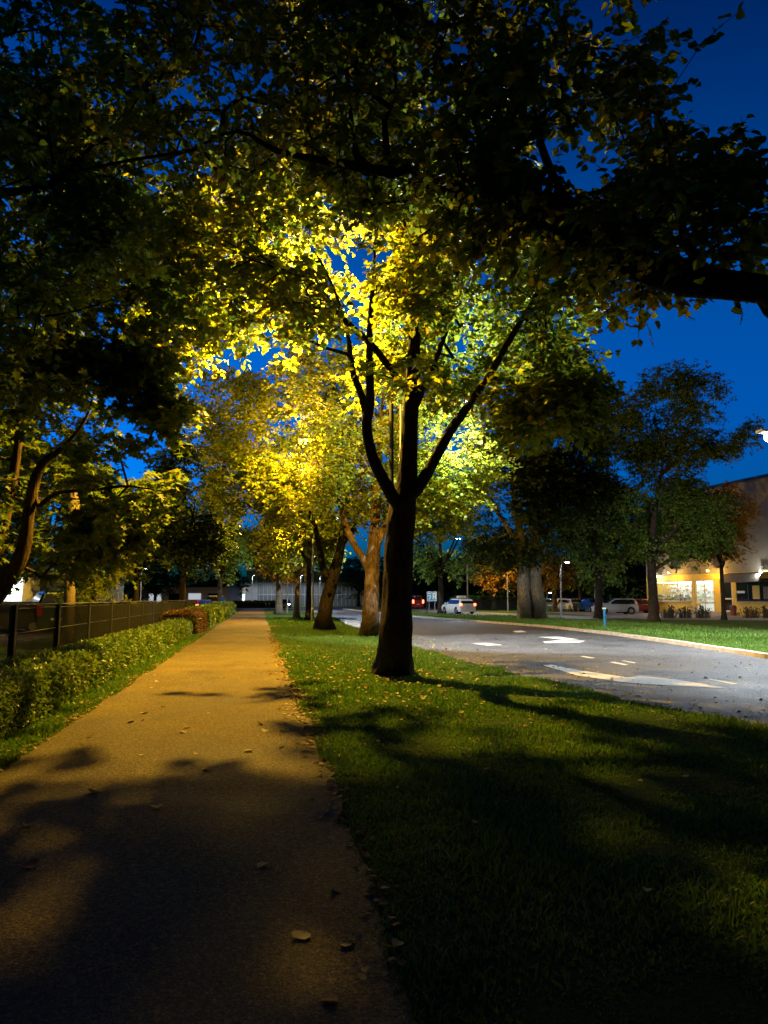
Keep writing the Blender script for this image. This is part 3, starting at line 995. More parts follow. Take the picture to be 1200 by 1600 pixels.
make_tree('tree before the lit shop, low green boughs under a tall dark crown', b5, T5,
          [EL(1055, 660, 51, 105, 75, 4, 2.2), EL(1130, 680, 51, 60, 40, 3, 1.2), EL(965, 730, 52, 60, 55, 3, .8), EL(1060, 600, 51, 70, 30, 3, .4), EL(1075, 615, 51, 55, 30, 3, .5), EL(980, 690, 51, 60, 60, 3, .9), EL(1030, 730, 51, 60, 50, 4, .6),
           EL(1000, 800, 50, 60, 50, 3, 1.3), EL(1062, 838, 50, 80, 52, 3.5, 1.5), EL(1095, 790, 50, 40, 30, 3, .3), EL(1060, 790, 50, 70, 50, 3, .8)],
          2700, 0.17, M['leaf_green'], M['bark'], name='tree', tmpl=QUAD, per=(4, 8), spray=0.62, gap=-0.03, gscale=0.4, seed=74, minz=3.2, twigs=False, flare=1.2)
std_tree(1126, 955, 52, 7, 752, 50, 'slim autumn tree with orange leaves against the shop wall', 'leaf_autumn', 'bark', 900, 75, 420, .2, zg=ZR, lowy=880, gap=-.05)
std_tree(771, 950, 92, 7, 838, 42, 'lamplit yellow tree behind the clipped hedge', 'leaf_autumn', 'bark', 915, 76, 360, .3, zg=ZR, lowy=935)
std_tree(865, 950, 84, 8, 860, 36, 'small orange leaved tree at the edge of the far car park', 'leaf_autumn', 'bark_light', 920, 77, 260, .3, zg=ZR)
std_tree(905, 950, 88, 7, 855, 36, 'olive leaved tree hanging over the parked cars right of the twin trunks', 'leaf_maple', 'bark', 920, 78, 240, .3, zg=ZR)
# left background
std_tree(287, 945, 46, 12, 690, 72, 'tall dark tree behind the middle of the black fence', 'leaf_dark', 'bark', 905, 81, 700, .24)
std_tree(345, 945, 70, 9, 740, 60, 'broad olive tree over the end of the fence', 'leaf_maple', 'bark', 905, 82, 480, .28)
std_tree(150, 955, 24, 7, 835, 62, 'low ochre leaved small tree behind the fence beside the wooden mast', 'leaf_lime', 'bark', 930, 83, 220, .12, lowy=950, spray=.45, minz=.8)
std_tree(215, 945, 56, 9, 800, 70, 'dark green tree in front of the white shed on the left', 'leaf_dark', 'bark', 905, 84, 420, .26)
std_tree(70, 945, 40, 10, 640, 110, 'large dark tree in the car park behind the leaning maple', 'leaf_dark', 'bark', 895, 85, 700, .24)
# woods closing the view
lab = ['woodland tree far off above the end of the path', 'woodland tree behind the road signs, deep green', 'woodland tree behind the blue sign', 'woodland tree above the white estate car',
       'woodland tree left of the twin trunks, beyond the hedge', 'woodland tree behind the twin trunks', 'woodland tree over the dark parked cars', 'woodland tree behind the silver hatchback',
       'woodland tree at the shop corner, dark', 'woodland tree beyond the fence end', 'woodland tree behind the low white shed']
for i, (px, d, top) in enumerate(((560, 150, 868), (615, 140, 862), (655, 150, 872), (715, 130, 860), (800, 125, 840), (850, 130, 845), (925, 112, 850), (965, 105, 858), (1000, 98, 850), (330, 130, 872), (245, 120, 868))):
    std_tree(px, 948, d, 6, top, 55, lab[i], 'leaf_dark', 'bark', 925, 90 + i, 260, .42, group='woodland trees closing the view', lowy=938, spray=1.3, minz=1.5)

# ------------------------------------------------------------------ hedges
def hedge(label, u0, u1, v0, v1, h, mat, n, leaf, seed, z0=0.0, tmpl=OVAL):
    rng = np.random.default_rng(seed)
    base = Vector(((u0 + u1) / 2, v0, z0))
    root = thing('hedge', base, label, 'hedge')
    L, Wd = v1 - v0, (u1 - u0)
    m = int(n)
    vv = rng.uniform(0, L, m)
    # density falls with distance so each stretch keeps its detail
    side = rng.random(m)
    uu = np.where(side < .5, rng.uniform(-Wd / 2, Wd / 2, m), np.where(side < .85, Wd / 2, -Wd / 2) + rng.normal(0, .03, m))
    zz = np.where(side < .5, h, rng.uniform(0.03, h, m))
    hv = np.array([1 + .10 * noise.noise(Vector((x * 1.4, y * 1.6, seed))) + .07 * noise.noise(Vector((x * 5, y * 5, seed + 3))) for x, y in zip(uu, vv)])
    uu = uu * np.array([1 + .08 * noise.noise(Vector((z * 2.2, y * 1.7, seed + 9))) for z, y in zip(zz, vv)])
    rnd_ = 1 - .12 * (np.abs(uu) / (Wd / 2)) ** 4
    zz = zz * hv * rnd_ + rng.normal(0, .025, m)
    pos = np.stack([uu, vv, np.maximum(zz, .02)], 1)
    out = np.stack([np.where(side < .5, 0, np.sign(uu)), np.zeros(m), np.where(side < .5, 1.0, .5)], 1)
    nr = out + rng.normal(size=(m, 3)) * .55
    td = rng.normal(size=(m, 3)) + out * .4
    leaf_mesh('foliage', pos, td, nr, leaf * rng.uniform(.6, 1.3, m), tmpl, M[mat], root)
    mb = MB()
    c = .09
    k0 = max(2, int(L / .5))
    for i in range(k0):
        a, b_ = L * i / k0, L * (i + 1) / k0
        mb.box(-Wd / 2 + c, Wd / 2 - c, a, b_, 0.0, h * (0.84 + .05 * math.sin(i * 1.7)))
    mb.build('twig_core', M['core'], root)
    return root


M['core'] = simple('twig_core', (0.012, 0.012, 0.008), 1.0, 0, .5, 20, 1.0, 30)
hedge('long low clipped green hedge along the left side of the path', -3.85, -2.85, 3.6, 11.0, .62, 'leaf_hedge', 17000, .062, 1)
hedge('middle stretch of the low green hedge below the black fence', -3.85, -2.85, 11.02, 20.0, .62, 'leaf_hedge', 13000, .075, 2)
hedge('far stretch of the low green hedge before the russet bushes', -3.85, -2.85, 20.02, 33, .62, 'leaf_hedge', 11000, .095, 3)
hedge('taller russet green bush at the end of the low hedge', -4.1, -2.7, 33.2, 39.5, .95, 'leaf_red', 4500, .13, 4, tmpl=QUAD)
hedge('dark clipped bush between the russet bush and the yellow green one', -4.1, -2.7, 41.5, 48, .98, 'leaf_hedge', 3600, .15, 5, tmpl=QUAD)
hedge('yellow green clipped bush near the end of the path', -4.1, -2.6, 50, 62, 1.05, 'leaf_hedge', 3600, .18, 6, tmpl=QUAD)
hedge('farthest clipped bush beside the path, low against the white building', -4.2, -2.6, 64, 84, 1.1, 'leaf_maple', 3000, .2, 7, tmpl=QUAD)
h0, h1 = G(722, 953, ZR), G(842, 953, ZR)
hedge('clipped hedge across the far verge behind the white estate car', h0.x, h1.x - 1, 98, 99.6, 1.6, 'leaf_maple', 4000, .3, 8, ZR, tmpl=QUAD)
hedge('long low hedge in front of the far grey building', -8, 4.5, 126, 127.4, 1.0, 'leaf_green', 3000, .3, 9, tmpl=QUAD)

# ------------------------------------------------------------------ grass
def grass(name, n, u0f, u1f, v0, v1, hgt, seed, z=0.0, vp=1.0, label=None):
    rng = np.random.default_rng(seed)
    v = v0 + (v1 - v0) * rng.random(n) ** vp
    a = np.array([u0f(x) for x in v])
    b_ = np.array([u1f(x) for x in v])
    u = a + (b_ - a) * rng.random(n)
    pos = np.stack([u, v, np.full(n, z)], 1)
    dens = np.array([noise.noise(Vector((x * .9, y * .9, 1.0))) + .5 * noise.noise(Vector((x * 4, y * 4, 2.0))) for x, y in zip(u, v)])
    td = np.stack([rng.normal(0, .55, n), rng.normal(0, .55, n), np.full(n, 1.0)], 1)
    ang = rng.uniform(0, 2 * np.pi, n)
    nr = np.stack([np.cos(ang), np.sin(ang), np.zeros(n)], 1)
    sc = hgt * rng.uniform(.4, 1.4, n) * np.clip(1 + 1.3 * dens, .1, 2) * (1 + (v - v0) * 0.012)
    wd = .075 * (1 + (v - v0) * .10)
    t = norm(td)
    nn = norm(nr - t * np.sum(nr * t, 1, keepdims=True))
    s = np.cross(t, nn)
    w = (wd * .06)[:, None]
    tip = pos + t * sc[:, None]
    mid = pos + t * sc[:, None] * .55 + nn * sc[:, None] * .06
    tip = tip + nn * sc[:, None] * .28
    verts = np.stack([pos - s * w, pos + s * w, mid + s * w * .8, mid - s * w * .8, tip], 1).reshape(-1, 3)
    base = (np.arange(n) * 5)[:, None]
    loops = (base + np.array([0, 1, 2, 3, 3, 2, 4])[None]).ravel()
    me = np_mesh(name, verts, np.tile([4, 3], n), loops)
    o = link_mesh(name, me, M['grass'])
    return tag(o, label, 'grass', kind='stuff')


pr = lambda v: float(np.interp(v, [p[1] for p in PR[::2]], [p[0] for p in PR[::2]])) - .03
plf = lambda v: float(np.interp(v, [p[1] for p in PL[::2]], [p[0] for p in PL[::2]])) + .03
rl = lambda v: road_left(v) + wob(v, 0.18, 0.5, 7) + wob(v, 0.08, 2.5, 8) + .04
grass('grass', 120000, pr, rl, 2.2, 22, .042, 3, vp=1.35, label='mown green grass between the path and the road')
grass('grass', 30000, pr, rl, 22, 60, .06, 4, vp=1.3, label='mown grass under the avenue trees farther along the path')
grass('grass', 22000, lambda v: -2.95, plf, 3.5, 34, .05, 5, vp=1.6, label='narrow grass strip between the hedge and the path')
grass('grass', 30000, lambda v: kerb_u(v) + .3, lambda v: kerb_u(v) + 8, 14, 62, .07, 6, z=ZR, vp=1.3, label='bright mown grass on the far side of the road')


# ------------------------------------------------------------------ fallen leaves
def litter(name, pts, size, label, seed):
    rng = np.random.default_rng(seed)
    pos = np.array(pts)
    n = len(pos)
    td = np.stack([rng.normal(size=n), rng.normal(size=n), rng.normal(0, .12, n)], 1)
    nr = np.stack([rng.normal(0, .3, n), rng.normal(0, .3, n), np.ones(n)], 1)
    o = leaf_mesh(name, pos, td, nr, size * rng.uniform(.6, 1.25, n), HEART, M['litter'])
    return tag(o, label, 'leaves', kind='stuff')


pts = []
for _ in range(2200):
    v = 3 + 34 * random.random() ** .8
    if v < 8 and random.random() < .5: continue
    pts.append((pr(v) + random.gauss(0.0, .09) , v, .018))
for _ in range(1500):
    v = 3 + 34 * random.random() ** 1.3
    pts.append((plf(v) - abs(random.gauss(0, .12)), v, .018))
litter('fallen_leaves', pts, .052, 'brown leaf litter gathered along both edges of the path', 1)
pts = []
for _ in range(420):
    v = 3 + 22 * random.random() ** .6
    pts.append((random.uniform(pr(v), rl(v)), v, .045))
for _ in range(420):
    pts.append((random.gauss(2.6, 1.2), random.gauss(14.6, 2.2), .045))
pts = [p for p in pts if pr(p[1]) < p[0] < rl(p[1])]
litter('fallen_leaves', pts, .058, 'pale yellow leaves scattered over the grass round the main tree', 2)
pts = []
for _ in range(550):
    v = 7 + 26 * random.random()
    pts.append((rl(v) + abs(random.gauss(0, .9)), v, .016))
for _ in range(350):
    v = 8 + 30 * random.random()
    pts.append((random.uniform(rl(v), kerb_u(v)), v, .016))
litter('fallen_leaves', pts, .06, 'dry leaves lying on the near edge of the road', 3)
pts = [(random.uniform(-2.2, .6), 2.5 + 16 * random.random(), .016) for _ in range(45)]
litter('fallen_leaves', pts, .085, 'single fallen leaves lying out on the path surface', 4)

# ------------------------------------------------------------------ fence
fr = thing('fence', (-4.25, 5.0, 0), 'long black metal mesh fence with square posts behind the hedge', 'fence')
sp = 2.9
for i in range(17):
    y = i * sp + 0.3
    MB().box(-.05, .05, y - .07, y + .07, -.1, 1.50, .008).build('post', M['dkmetal'], fr)
    if i < 16:
        mb = MB()
        for z in (.12, .55, .98, 1.42):
            mb.tube([(0, y + .06, z), (0, y + sp - .06, z)], .011, 6)
        n = int((sp - .12) / .045)
        for q in range(1, n):
            yy = y + .06 + (sp - .12) * q / n
            mb.box(-.004, .004, yy - .003, yy + .003, .06, 1.46)
        mb.build('mesh_panel', M['dkmetal'], fr)
M['galv'] = simple('worn_wire', (0.22, 0.21, 0.19), 0.4, .7)
MB().tube([(.02, .3, 1.49), (.02, 16 * sp + .3, 1.49)], .013, 6).build('top_wire', M['galv'], fr)

# wooden mast behind the fence
q = P(105, 1010, 20.5)
mast = thing('wooden_mast', (q.x, q.y, 0), 'thick wooden mast standing behind the fence under the maple', 'mast')
MB().tube([(0, 0, -.1), (0, 0, 2), (.02, 0, 4.6)], [.155, .148, .135], 16).build('pole', M['wood'], mast, smooth=True)
MB().tube([(0, 0, 2.3), (0, 0, 2.36)], .158, 16).build('steel_band', M['metal'], mast)


# ------------------------------------------------------------------ lamps
def lamp(name, label, base, h, arm, power, col, lens, group=None, r=.07, cat='street lamp', light_r=.045, head=(.55, .22), poleM='metal', cone=172, tilt=(0, 0), side=(), globe=0):
    root = thing(name, base, label, cat, group=group)
    ax = Vector((arm[0], arm[1], 0))
    MB().tube([(0, 0, -.05), (0, 0, .02), (0, 0, .9), (0, 0, .95), (0, 0, h * .6), (0, 0, h)], [r * 1.7, r * 1.45, r * 1.4, r, r * .85, r * .6], 12).build('pole', M[poleM], root, smooth=False)
    L = ax.length
    if L > .05:
        MB().tube([(0, 0, h - .25), ax * .25 + Vector((0, 0, h + .05)), ax * .7 + Vector((0, 0, h + .22)), ax + Vector((0, 0, h + .25))], r * .5, 8).build('arm', M[poleM], root, smooth=True)
    a = math.atan2(arm[1], arm[0])
    c = ax + Vector((0, 0, h + .25))
    hd = MB()
    l, w = head
    hd.v = []
    hd.box(-l * .3, l, -w / 2, w / 2, .0, .11, .03)
    rot = lambda p: (p[0] * math.cos(a) - p[1] * math.sin(a) + c.x, p[0] * math.sin(a) + p[1] * math.cos(a) + c.y, p[2] + c.z)
    hd.v = [rot(p) for p in hd.v]
    ho = hd.build('lamp_head', M[poleM], root)
    ln = MB().box(0, l * .85, -w * .38, w * .38, -.035, -.002, .01)
    ln.v = [rot(p) for p in ln.v]
    if globe:
        ln = MB()
        ln.tube([(c.x, c.y, c.z + globe * (.4 - .1 * 0) - globe * (1 - math.cos(math.pi * i / 10))) for i in range(11)],
                [max(.01, globe * math.sin(math.pi * i / 10)) for i in range(11)], 16)
    ln.build('lens', M[lens], ho)
    if power:
        ld = bpy.data.lights.new('lamp_light', 'SPOT' if cone < 180 else 'POINT')
        if cone < 180: ld.spot_size, ld.spot_blend = R(cone), .25
        for en, cn, rx_, rz_ in side:  # extra spots without a fitting, added to brighten crowns outside the main beam
            l2 = bpy.data.lights.new('added_crown_spot', 'SPOT')
            l2.spot_size, l2.spot_blend, l2.energy, l2.color, l2.shadow_soft_size = R(cn), .25, en, col, light_r
            o2 = bpy.data.objects.new('added_crown_spot', l2)
            COL.objects.link(o2)
            o2.parent = root
            o2.location = rot((l * .4, 0, -.16))
            o2.rotation_euler = (R(rx_), 0, R(rz_))
        ld.energy = power
        ld.color = col
        ld.shadow_soft_size = light_r
        lo = bpy.data.objects.new('lamp_light', ld)
        COL.objects.link(lo)
        lo.parent = root
        lo.location = rot((l * .4, 0, -.16)) if not globe else (c.x, c.y, c.z - globe * 1.75)
        lo.rotation_euler = (R(tilt[0]), R(tilt[1]), 0)
    return root


q = P(612, 1035, 18.4)
lamp('street_lamp', 'lamp post behind the dark forked trunk, its sodium head among yellow leaves', (q.x, q.y, 0), 9.2, (-2.4, .1), 16500, YEL, 'lensY', 'sodium lamps along the path', cone=180, light_r=.05, poleM='dkmetal')
q = G(488, 972)
lamp('street_lamp', 'tall lamp post on the grass beside the dark split trunk', (q.x, q.y, 0), 8.3, (-2.4, .2), 12000, YEL, 'lensY', 'sodium lamps along the path', cone=180)
q = P(584, 1000, 33.5)
lamp('street_lamp', 'added sodium lamp post hidden behind the brown trunk, brightening the next crown', (q.x, q.y, 0), 8.6, (-3.0, .2), 5200, YEL, 'lensY', 'sodium lamps along the path', cone=180, poleM='dkmetal')  # extra lamp added to brighten the crowns around it
lamp('street_lamp', 'distant sodium lamp post near the end of the path', (3.2, 84, 0), 8.0, (-2.2, 0), 7000, YEL, 'lensY', 'sodium lamps along the path')
q = P(627, 1005, 26)
lamp('street_lamp', 'white lamp on a post behind the main trunk, reaching over the road', (q.x, q.y, 0), 8.6, (2.6, .3), 8500, WHT, 'lensW', 'white road lamps', cone=120, tilt=(22, -24), side=((30000, 90, 121, 162), (6000, 110, 95, 30)))
lamp('street_lamp', 'white road lamp far along the road near the junction', (4.2, 66, 0), 8.6, (2.6, .3), 8000, WHT, 'lensW', 'white road lamps')
q = cw(13.4, 22.9)
lamp('street_lamp', 'bright white lamp head at the right edge above the far verge', (q.x, q.y, ZR), 6.4, (-1.3, 0), 9000, WHT, 'lensW', 'white road lamps', light_r=.1, cone=136, head=(.4, .3), side=((17000, 52, 70, -25), (9000, 28, 97, 124)), globe=.17)
q = G(731, 956, ZR)
lamp('street_lamp', 'slender pale lamp post right of the white estate car', (q.x, q.y, ZR), 8.0, (-.8, 0), 2500, WHT, 'lensW', 'white road lamps')
q = G(877.5, 963, ZR)
lamp('street_lamp', 'short grey lamp post right of the twin trunks with a small lit head', (q.x, q.y, ZR), 4.3, (.45, 0), 500, WHT, 'lensW', None, r=.07, head=(.4, .2))
q = cw(14.7, 88)
lamp('street_lamp', 'sodium lamp post lighting the yellow tree behind the hedge', (q.x, q.y, ZR), 6.5, (-.9, -.5), 3500, YEL, 'lensY', None)
for (px, d, h, lb, col, e) in ((791, 110, 2.3, 'small garden lamp seen low between the hedge and the twin trunks', WHT, 150), (927, 95, 4.6, 'car park lamp above the blue car behind the dark trunk', WHT, 700),
                               (853, 96, 2.0, 'low bluish lamp over the cars right of the twin trunks', (.5, .75, 1), 250), (395, 150, 6.0, 'white lamp before the lit entrance of the far building', WHT, 2600),
                               (470, 150, 6.0, 'white lamp behind the slim pale trunk', WHT, 2600), (500, 100, 4.5, 'thin lamp post right of the thin dark tree', WHT, 1200),
                               (222, 66, 4.0, 'car park lamp behind the fence on the left', WHT, 800)):
    q = cw((px - 600) / F * d, d)
    lamp('lamp_post', lb, (q.x, q.y, 0 if px < 640 else ZR), h, (.3, 0), e, col, 'lensW', None, r=.05, cat='lamp post', head=(.35, .25))

# suspended wire over the road
wr = MB()
a_, b_ = P(598, 832, 33), P(700, 833, 60)
wr.tube([a_ + (b_ - a_) * (i / 12) - Vector((0, 0, .5 * math.sin(math.pi * i / 12))) for i in range(13)], .012, 5)
tag(wr.build('overhead_wire', M['metal']), 'thin overhead wire crossing behind the main trunk', 'wire')


# ------------------------------------------------------------------ vehicles
def paint(name, c, metal=.3):
    return simple(name, c, .25, metal, .03)


def car(label, loc, rz, col, kind='hatch', tail=False, headl=False, roofbox=False, cat='car', name='parked_car', group=None, metal=.3):
    root = thing(name, loc, label, cat, rz, group)
    pm = paint('car_paint', col, metal)
    prof = {'hatch': (4.1, 1.48, [(-2.02, .45), (-2.0, .95), (-1.75, 1.38), (-1.5, 1.47), (.1, 1.48), (.95, 1.0), (1.75, .88), (2.03, .68), (2.05, .35)]),
            'estate': (4.6, 1.46, [(-2.28, .42), (-2.3, .92), (-2.05, 1.30), (-1.85, 1.43), (.2, 1.45), (1.1, .98), (1.95, .87), (2.27, .66), (2.3, .33)]),
            'sedan': (4.5, 1.44, [(-2.2, .42), (-2.25, .95), (-1.65, 1.02), (-.95, 1.40), (.2, 1.44), (1.05, .97), (1.9, .86), (2.22, .66), (2.25, .33)]),
            'van': (4.9, 1.95, [(-2.43, .42), (-2.45, 1.2), (-2.38, 1.85), (-2.1, 1.95), (.9, 1.93), (1.6, 1.25), (2.2, 1.05), (2.42, .75), (2.45, .35)])}[kind]
    Lc, H, top = prof
    x0, x1 = top[0][0], top[-1][0]
    belt = .93 if kind != 'van' else 1.15
    wx = (-Lc * .31, Lc * .31)
    # body shell: cross sections along the car, tumblehome above the belt line
    def sec(x, zt):
        tp = 1.0 - .10 * max(0, (abs(x) / (Lc / 2) - .8) / .2)
        w = .88 * tp
        pts_ = [(-w * .92, .22), (-w, .45), (-w, min(zt, belt) - .05)]
        if zt > belt + .05:
            wt = w - (zt - belt) * .42
            pts_ += [(-w + .03, belt), (-wt, zt - .06), (-wt + .10, zt), (wt - .10, zt), (wt, zt - .06), (w - .03, belt)]
        else:
            pts_ += [(-w + .02, zt - .03), (-w + .06, zt - .01), (-w + .12, zt), (w - .12, zt), (w - .06, zt - .01), (w - .02, zt - .03)]
        pts_ += [(w, min(zt, belt) - .05), (w, .45), (w * .92, .22)]
        return [(x, y, z) for y, z in pts_]
    xs = []
    for i in range(len(top) - 1):
        (xa, za), (xb, zb) = top[i], top[i + 1]
        n = max(1, int(abs(xb - xa) / .15))
        xs += [(xa + (xb - xa) * j / n, za + (zb - za) * j / n) for j in range(n)]
    xs.append(top[-1])
    mb = MB()
    vs = []
    for x, zt in xs: vs += sec(x, max(zt, .5))
    K = 12
    fs = []
    for i in range(len(xs) - 1):
        for j in range(K - 1):
            fs.append((i * K + j, i * K + j + 1, (i + 1) * K + j + 1, (i + 1) * K + j))
        fs.append((i * K + K - 1, i * K, (i + 1) * K, (i + 1) * K + K - 1))
    fs += [tuple(range(K)), tuple(range(len(xs) * K - 1, (len(xs) - 1) * K - 1, -1))]
    body = mb.add(vs, fs).build('body', pm, root, smooth=False)
    # glass: side bands, windscreen and rear screen standing 4 mm proud
    def zt_at(x): return float(np.interp(x, [p[0] for p in xs], [p[1] for p in xs]))
    gx = [x for x, z in xs if z > belt + .22]
    ga, gb = min(gx) + .12, max(gx) - .05
    for s_ in (-1, 1):
        vs = []
        n = 10
        for i in range(n + 1):
            x = ga + (gb - ga) * i / n
            zt = zt_at(x) - .10
            yb, yt = .885 - .03, .88 - (zt_at(x) - belt) * .42 + .02
            vs += [(x, s_ * (yb + .012), belt + .03), (x, s_ * (yt + .02), max(zt, belt + .06))]
        MB().add(vs, [(2 * i, 2 * i + 1, 2 * i + 3, 2 * i + 2) if s_ > 0 else (2 * i, 2 * i + 2, 2 * i + 3, 2 * i + 1) for i in range(n)]).build('side_window', M['glass'], root)
    def screen(nm, i0, i1):
        (xa, za), (xb, zb) = top[i0], top[i1]
        d = Vector((xb - xa, 0, zb - za)).normalized()
        nrm = Vector((-d.z, 0, d.x)) * .012
        a, b = Vector((xa, 0, za)) + d * .06 + nrm, Vector((xb, 0, zb)) - d * .06 + nrm
        wa, wb = .86 - max(0, za - belt) * .42 - .09, .86 - max(0, zb - belt) * .42 - .09
        MB().add([a + Vector((0, -wa, 0)), a + Vector((0, wa, 0)), b + Vector((0, wb, 0)), b + Vector((0, -wb, 0))], [(0, 1, 2, 3)]).build(nm, M['glass'], root)
    screen('windscreen', 4, 5)
    screen('rear_window', 1, 2) if kind != 'sedan' else screen('rear_window', 2, 3)
    for x in wx:
        for s_ in (-1, 1):
            y = s_ * .80
            w = MB().tube([(x, y - .1, .32), (x, y - .085, .32), (x, y + .085, .32), (x, y + .1, .32)], [.29, .32, .32, .29], 20).build('wheel', M['rubber'], root)
            MB().tube([(x, y + s_ * .09, .32), (x, y + s_ * .108, .32)], [.2, .18], 14).build('rim', M['rim'], w)
            MB().tube([(x, s_ * .875, .34), (x, s_ * .884, .34)], .37, 20).build('wheel_arch', M['rubber'], root)
    for s_ in (-1, 1):
        MB().box(x0 - .03, x0 + .10, s_ * .72 - .13, s_ * .72 + .13, .78, 1.02 if kind != 'van' else 1.3, .02).build('tail_light', M['tail'] if tail else M['tailoff'], root)
        MB().box(x1 - .22, x1 + .02, s_ * .66 - .15, s_ * .66 + .15, .58, .70, .02).build('headlight', M['headon'] if headl else M['headoff'], root)
        MB().box(.75, .92, s_ * .98 - .07, s_ * .98 + .07, .95, 1.06, .02).build('mirror', pm, root)
    MB().box(x0 - .035, x0 - .02, -.24, .24, .60, .70).build('number_plate', M['headoff'], root)
    if roofbox:
        MB().box(-.9, -.55, -.45, .45, H + .05, H + .28, .04).build('roof_sign', M['white'], root)
        MB().box(-.85, -.6, -.4, .4, H - .02, H + .045).build('sign_bracket', M['dkmetal'], root)
    return root


RD = R(90)
q = G(716, 959, ZR)
car('white estate car driving away, red tail lights lit, pale box on its roof', (q.x, q.y, ZR + .012), RD + R(9), (.62, .62, .62), 'estate', tail=True, roofbox=True, name='estate_car', metal=.1)
q = G(648, 951, ZR)
car('red van with lit tail lights just right of the main trunk', (q.x, q.y, ZR + .012), RD, (.3, .02, .02), 'van', tail=True, cat='van', name='van')
q = cw((447 - 600) / F * 121, 121)
car('distant car with two white headlights shining towards the path end', (q.x, q.y, 0.01), -RD + R(4) - YAW, (.05, .05, .055), 'sedan', headl=True, name='car')
# right car park
gr = 'cars parked on the far side of the road'
for px, d, col, kd, rz, lb in (
        (958, 71, (.42, .44, .47), 'hatch', 178, 'silver hatchback parked side on, right of the dark trunk'),
        (921, 84, (.015, .09, .25), 'sedan', 100, 'blue car parked just left of the dark trunk'),
        (893, 88, (.4, .41, .43), 'sedan', 95, 'pale silver car parked under the olive tree'),
        (872, 90, (.5, .5, .5), 'hatch', 92, 'light grey hatchback behind the short grey lamp post'),
        (851, 92, (.08, .16, .28), 'hatch', 90, 'blue grey car nearest the right of the twin trunks'),
        (908, 98, (.02, .02, .025), 'estate', 95, 'black estate car between the pale silver and the blue car'),
        (988, 76, (.10, .012, .015), 'estate', 176, 'dark maroon car parked between the silver hatchback and the shop corner')):
    q = cw((px - 600) / F * d, d)
    car(lb, (q.x, q.y, ZR + .015), R(rz) - YAW, col, kd, group=gr)
gl = 'cars parked behind the fence'
for px, d, col, kd, rz, lb in (
        (8, 34, (.05, .055, .06), 'estate', 200, 'dark grey estate car at the left edge behind the fence'),
        (52, 38, (.03, .018, .03), 'sedan', 190, 'dark plum coloured saloon in front of the pale railing'),
        (84, 36, (.02, .05, .035), 'van', 120, 'dark green van left of the wooden mast'),
        (128, 42, (.02, .02, .022), 'hatch', 170, 'black hatchback right of the wooden mast'),
        (200, 52, (.03, .03, .035), 'estate', 185, 'black estate car behind the ochre tree'),
        (310, 74, (.22, .02, .02), 'hatch', 85, 'red hatchback at the far end of the fence'),
        (322, 84, (.05, .07, .12), 'estate', 85, 'dark blue estate car beyond the red hatchback'),
        (341, 92, (.45, .45, .46), 'van', 90, 'white van beyond the end of the fence')):
    q = cw((px - 600) / F * d, d)
    car(lb, (q.x, q.y, .012), R(rz) - YAW, col, kd, tail=(px == 310), group=gl)

# ------------------------------------------------------------------ signs and posts
M['blue'] = simple('blue_enamel', (.02, .20, .55), .35, 0, .05)
M['signwhite'] = simple('sign_white', (.6, .65, .7), .4, 0, .05)
M['orange'] = simple('sign_orange', (.7, .16, .02), .4, 0, .05)
M['yellow'] = simple('sign_yellow', (.65, .42, .05), .4, 0, .05)
q = G(675, 954, ZR)
sg = thing('road_sign', (q.x, q.y, ZR), 'square blue sign with white figures on two posts beside the small green tree', 'sign', -YAW)
w = .62
for s_ in (-.35, .35):
    MB().tube([(s_, 0, -.05), (s_, 0, 2.4)], .035, 8).build('post', M['metal'], sg)
pn = MB().box(-w, w, -.05, -.02, 1.15, 2.35, .008).build('panel', M['blue'], sg)
f = MB()
for x0_, x1_, z0_, z1_ in ((-w + .02, w - .02, 2.27, 2.31), (-w + .02, w - .02, 1.19, 1.23), (-w + .02, -w + .06, 1.23, 2.27), (w - .06, w - .02, 1.23, 2.27),
                           (-.48, -.1, 2.05, 2.15), (-.48, -.1, 1.78, 1.86), (.1, .2, 1.4, 2.15), (.36, .46, 1.4, 2.15), (.2, .36, 1.72, 1.80), (.2, .36, 2.05, 2.15)):
    f.box(x0_, x1_, -.058, -.052, z0_, z1_)
f.add([(-.2, -.056, 1.78), (-.1, -.056, 1.78), (-.28, -.056, 1.35), (-.4, -.056, 1.35)], [(0, 3, 2, 1)])
f.build('figures', M['signwhite'], pn)
q = G(667, 959, ZR)
tag(MB().tube([(q.x, q.y, 0), (q.x, q.y, 1.9)], .04, 8).build('sign_post', M['dkmetal']), 'black post just left of the blue sign', 'post')
q = G(558, 946)
rs_ = thing('road_sign', (q.x, q.y, 0), 'round blue, orange and yellow signs stacked on a pole left of the brown trunk', 'sign', -YAW)
MB().tube([(0, 0, 0), (0, 0, 3.6)], .05, 8).build('post', M['metal'], rs_)
for z, mm, r_ in ((3.3, 'blue', .36), (2.5, 'orange', .42), (1.75, 'yellow', .38)):
    pl = MB().tube([(0, -.07, z), (0, -.10, z)], r_, 20).build('sign_disc', M[mm], rs_)
    MB().tube([(0, -.105, z), (0, -.112, z)], r_ * .35, 14).build('disc_symbol', M['signwhite'], pl)
q = G(564, 946)
tag(MB().tube([(q.x, q.y, 0), (q.x, q.y, 2.9)], .06, 8).build('marker_post', M['orange']), 'plain orange marker post right of the round signs', 'post')
q = G(945, 979, ZR)
bo = thing('marker_post', (q.x, q.y, ZR), 'slim blue marker post on the bright grass across the road', 'post')
MB().box(-.05, .05, -.05, .05, -.05, .92, .012).build('post_body', M['blue'], bo)
MB().box(-.09, .09, -.07, .07, .92, 1.02, .012).build('cap', M['signwhite'], bo)
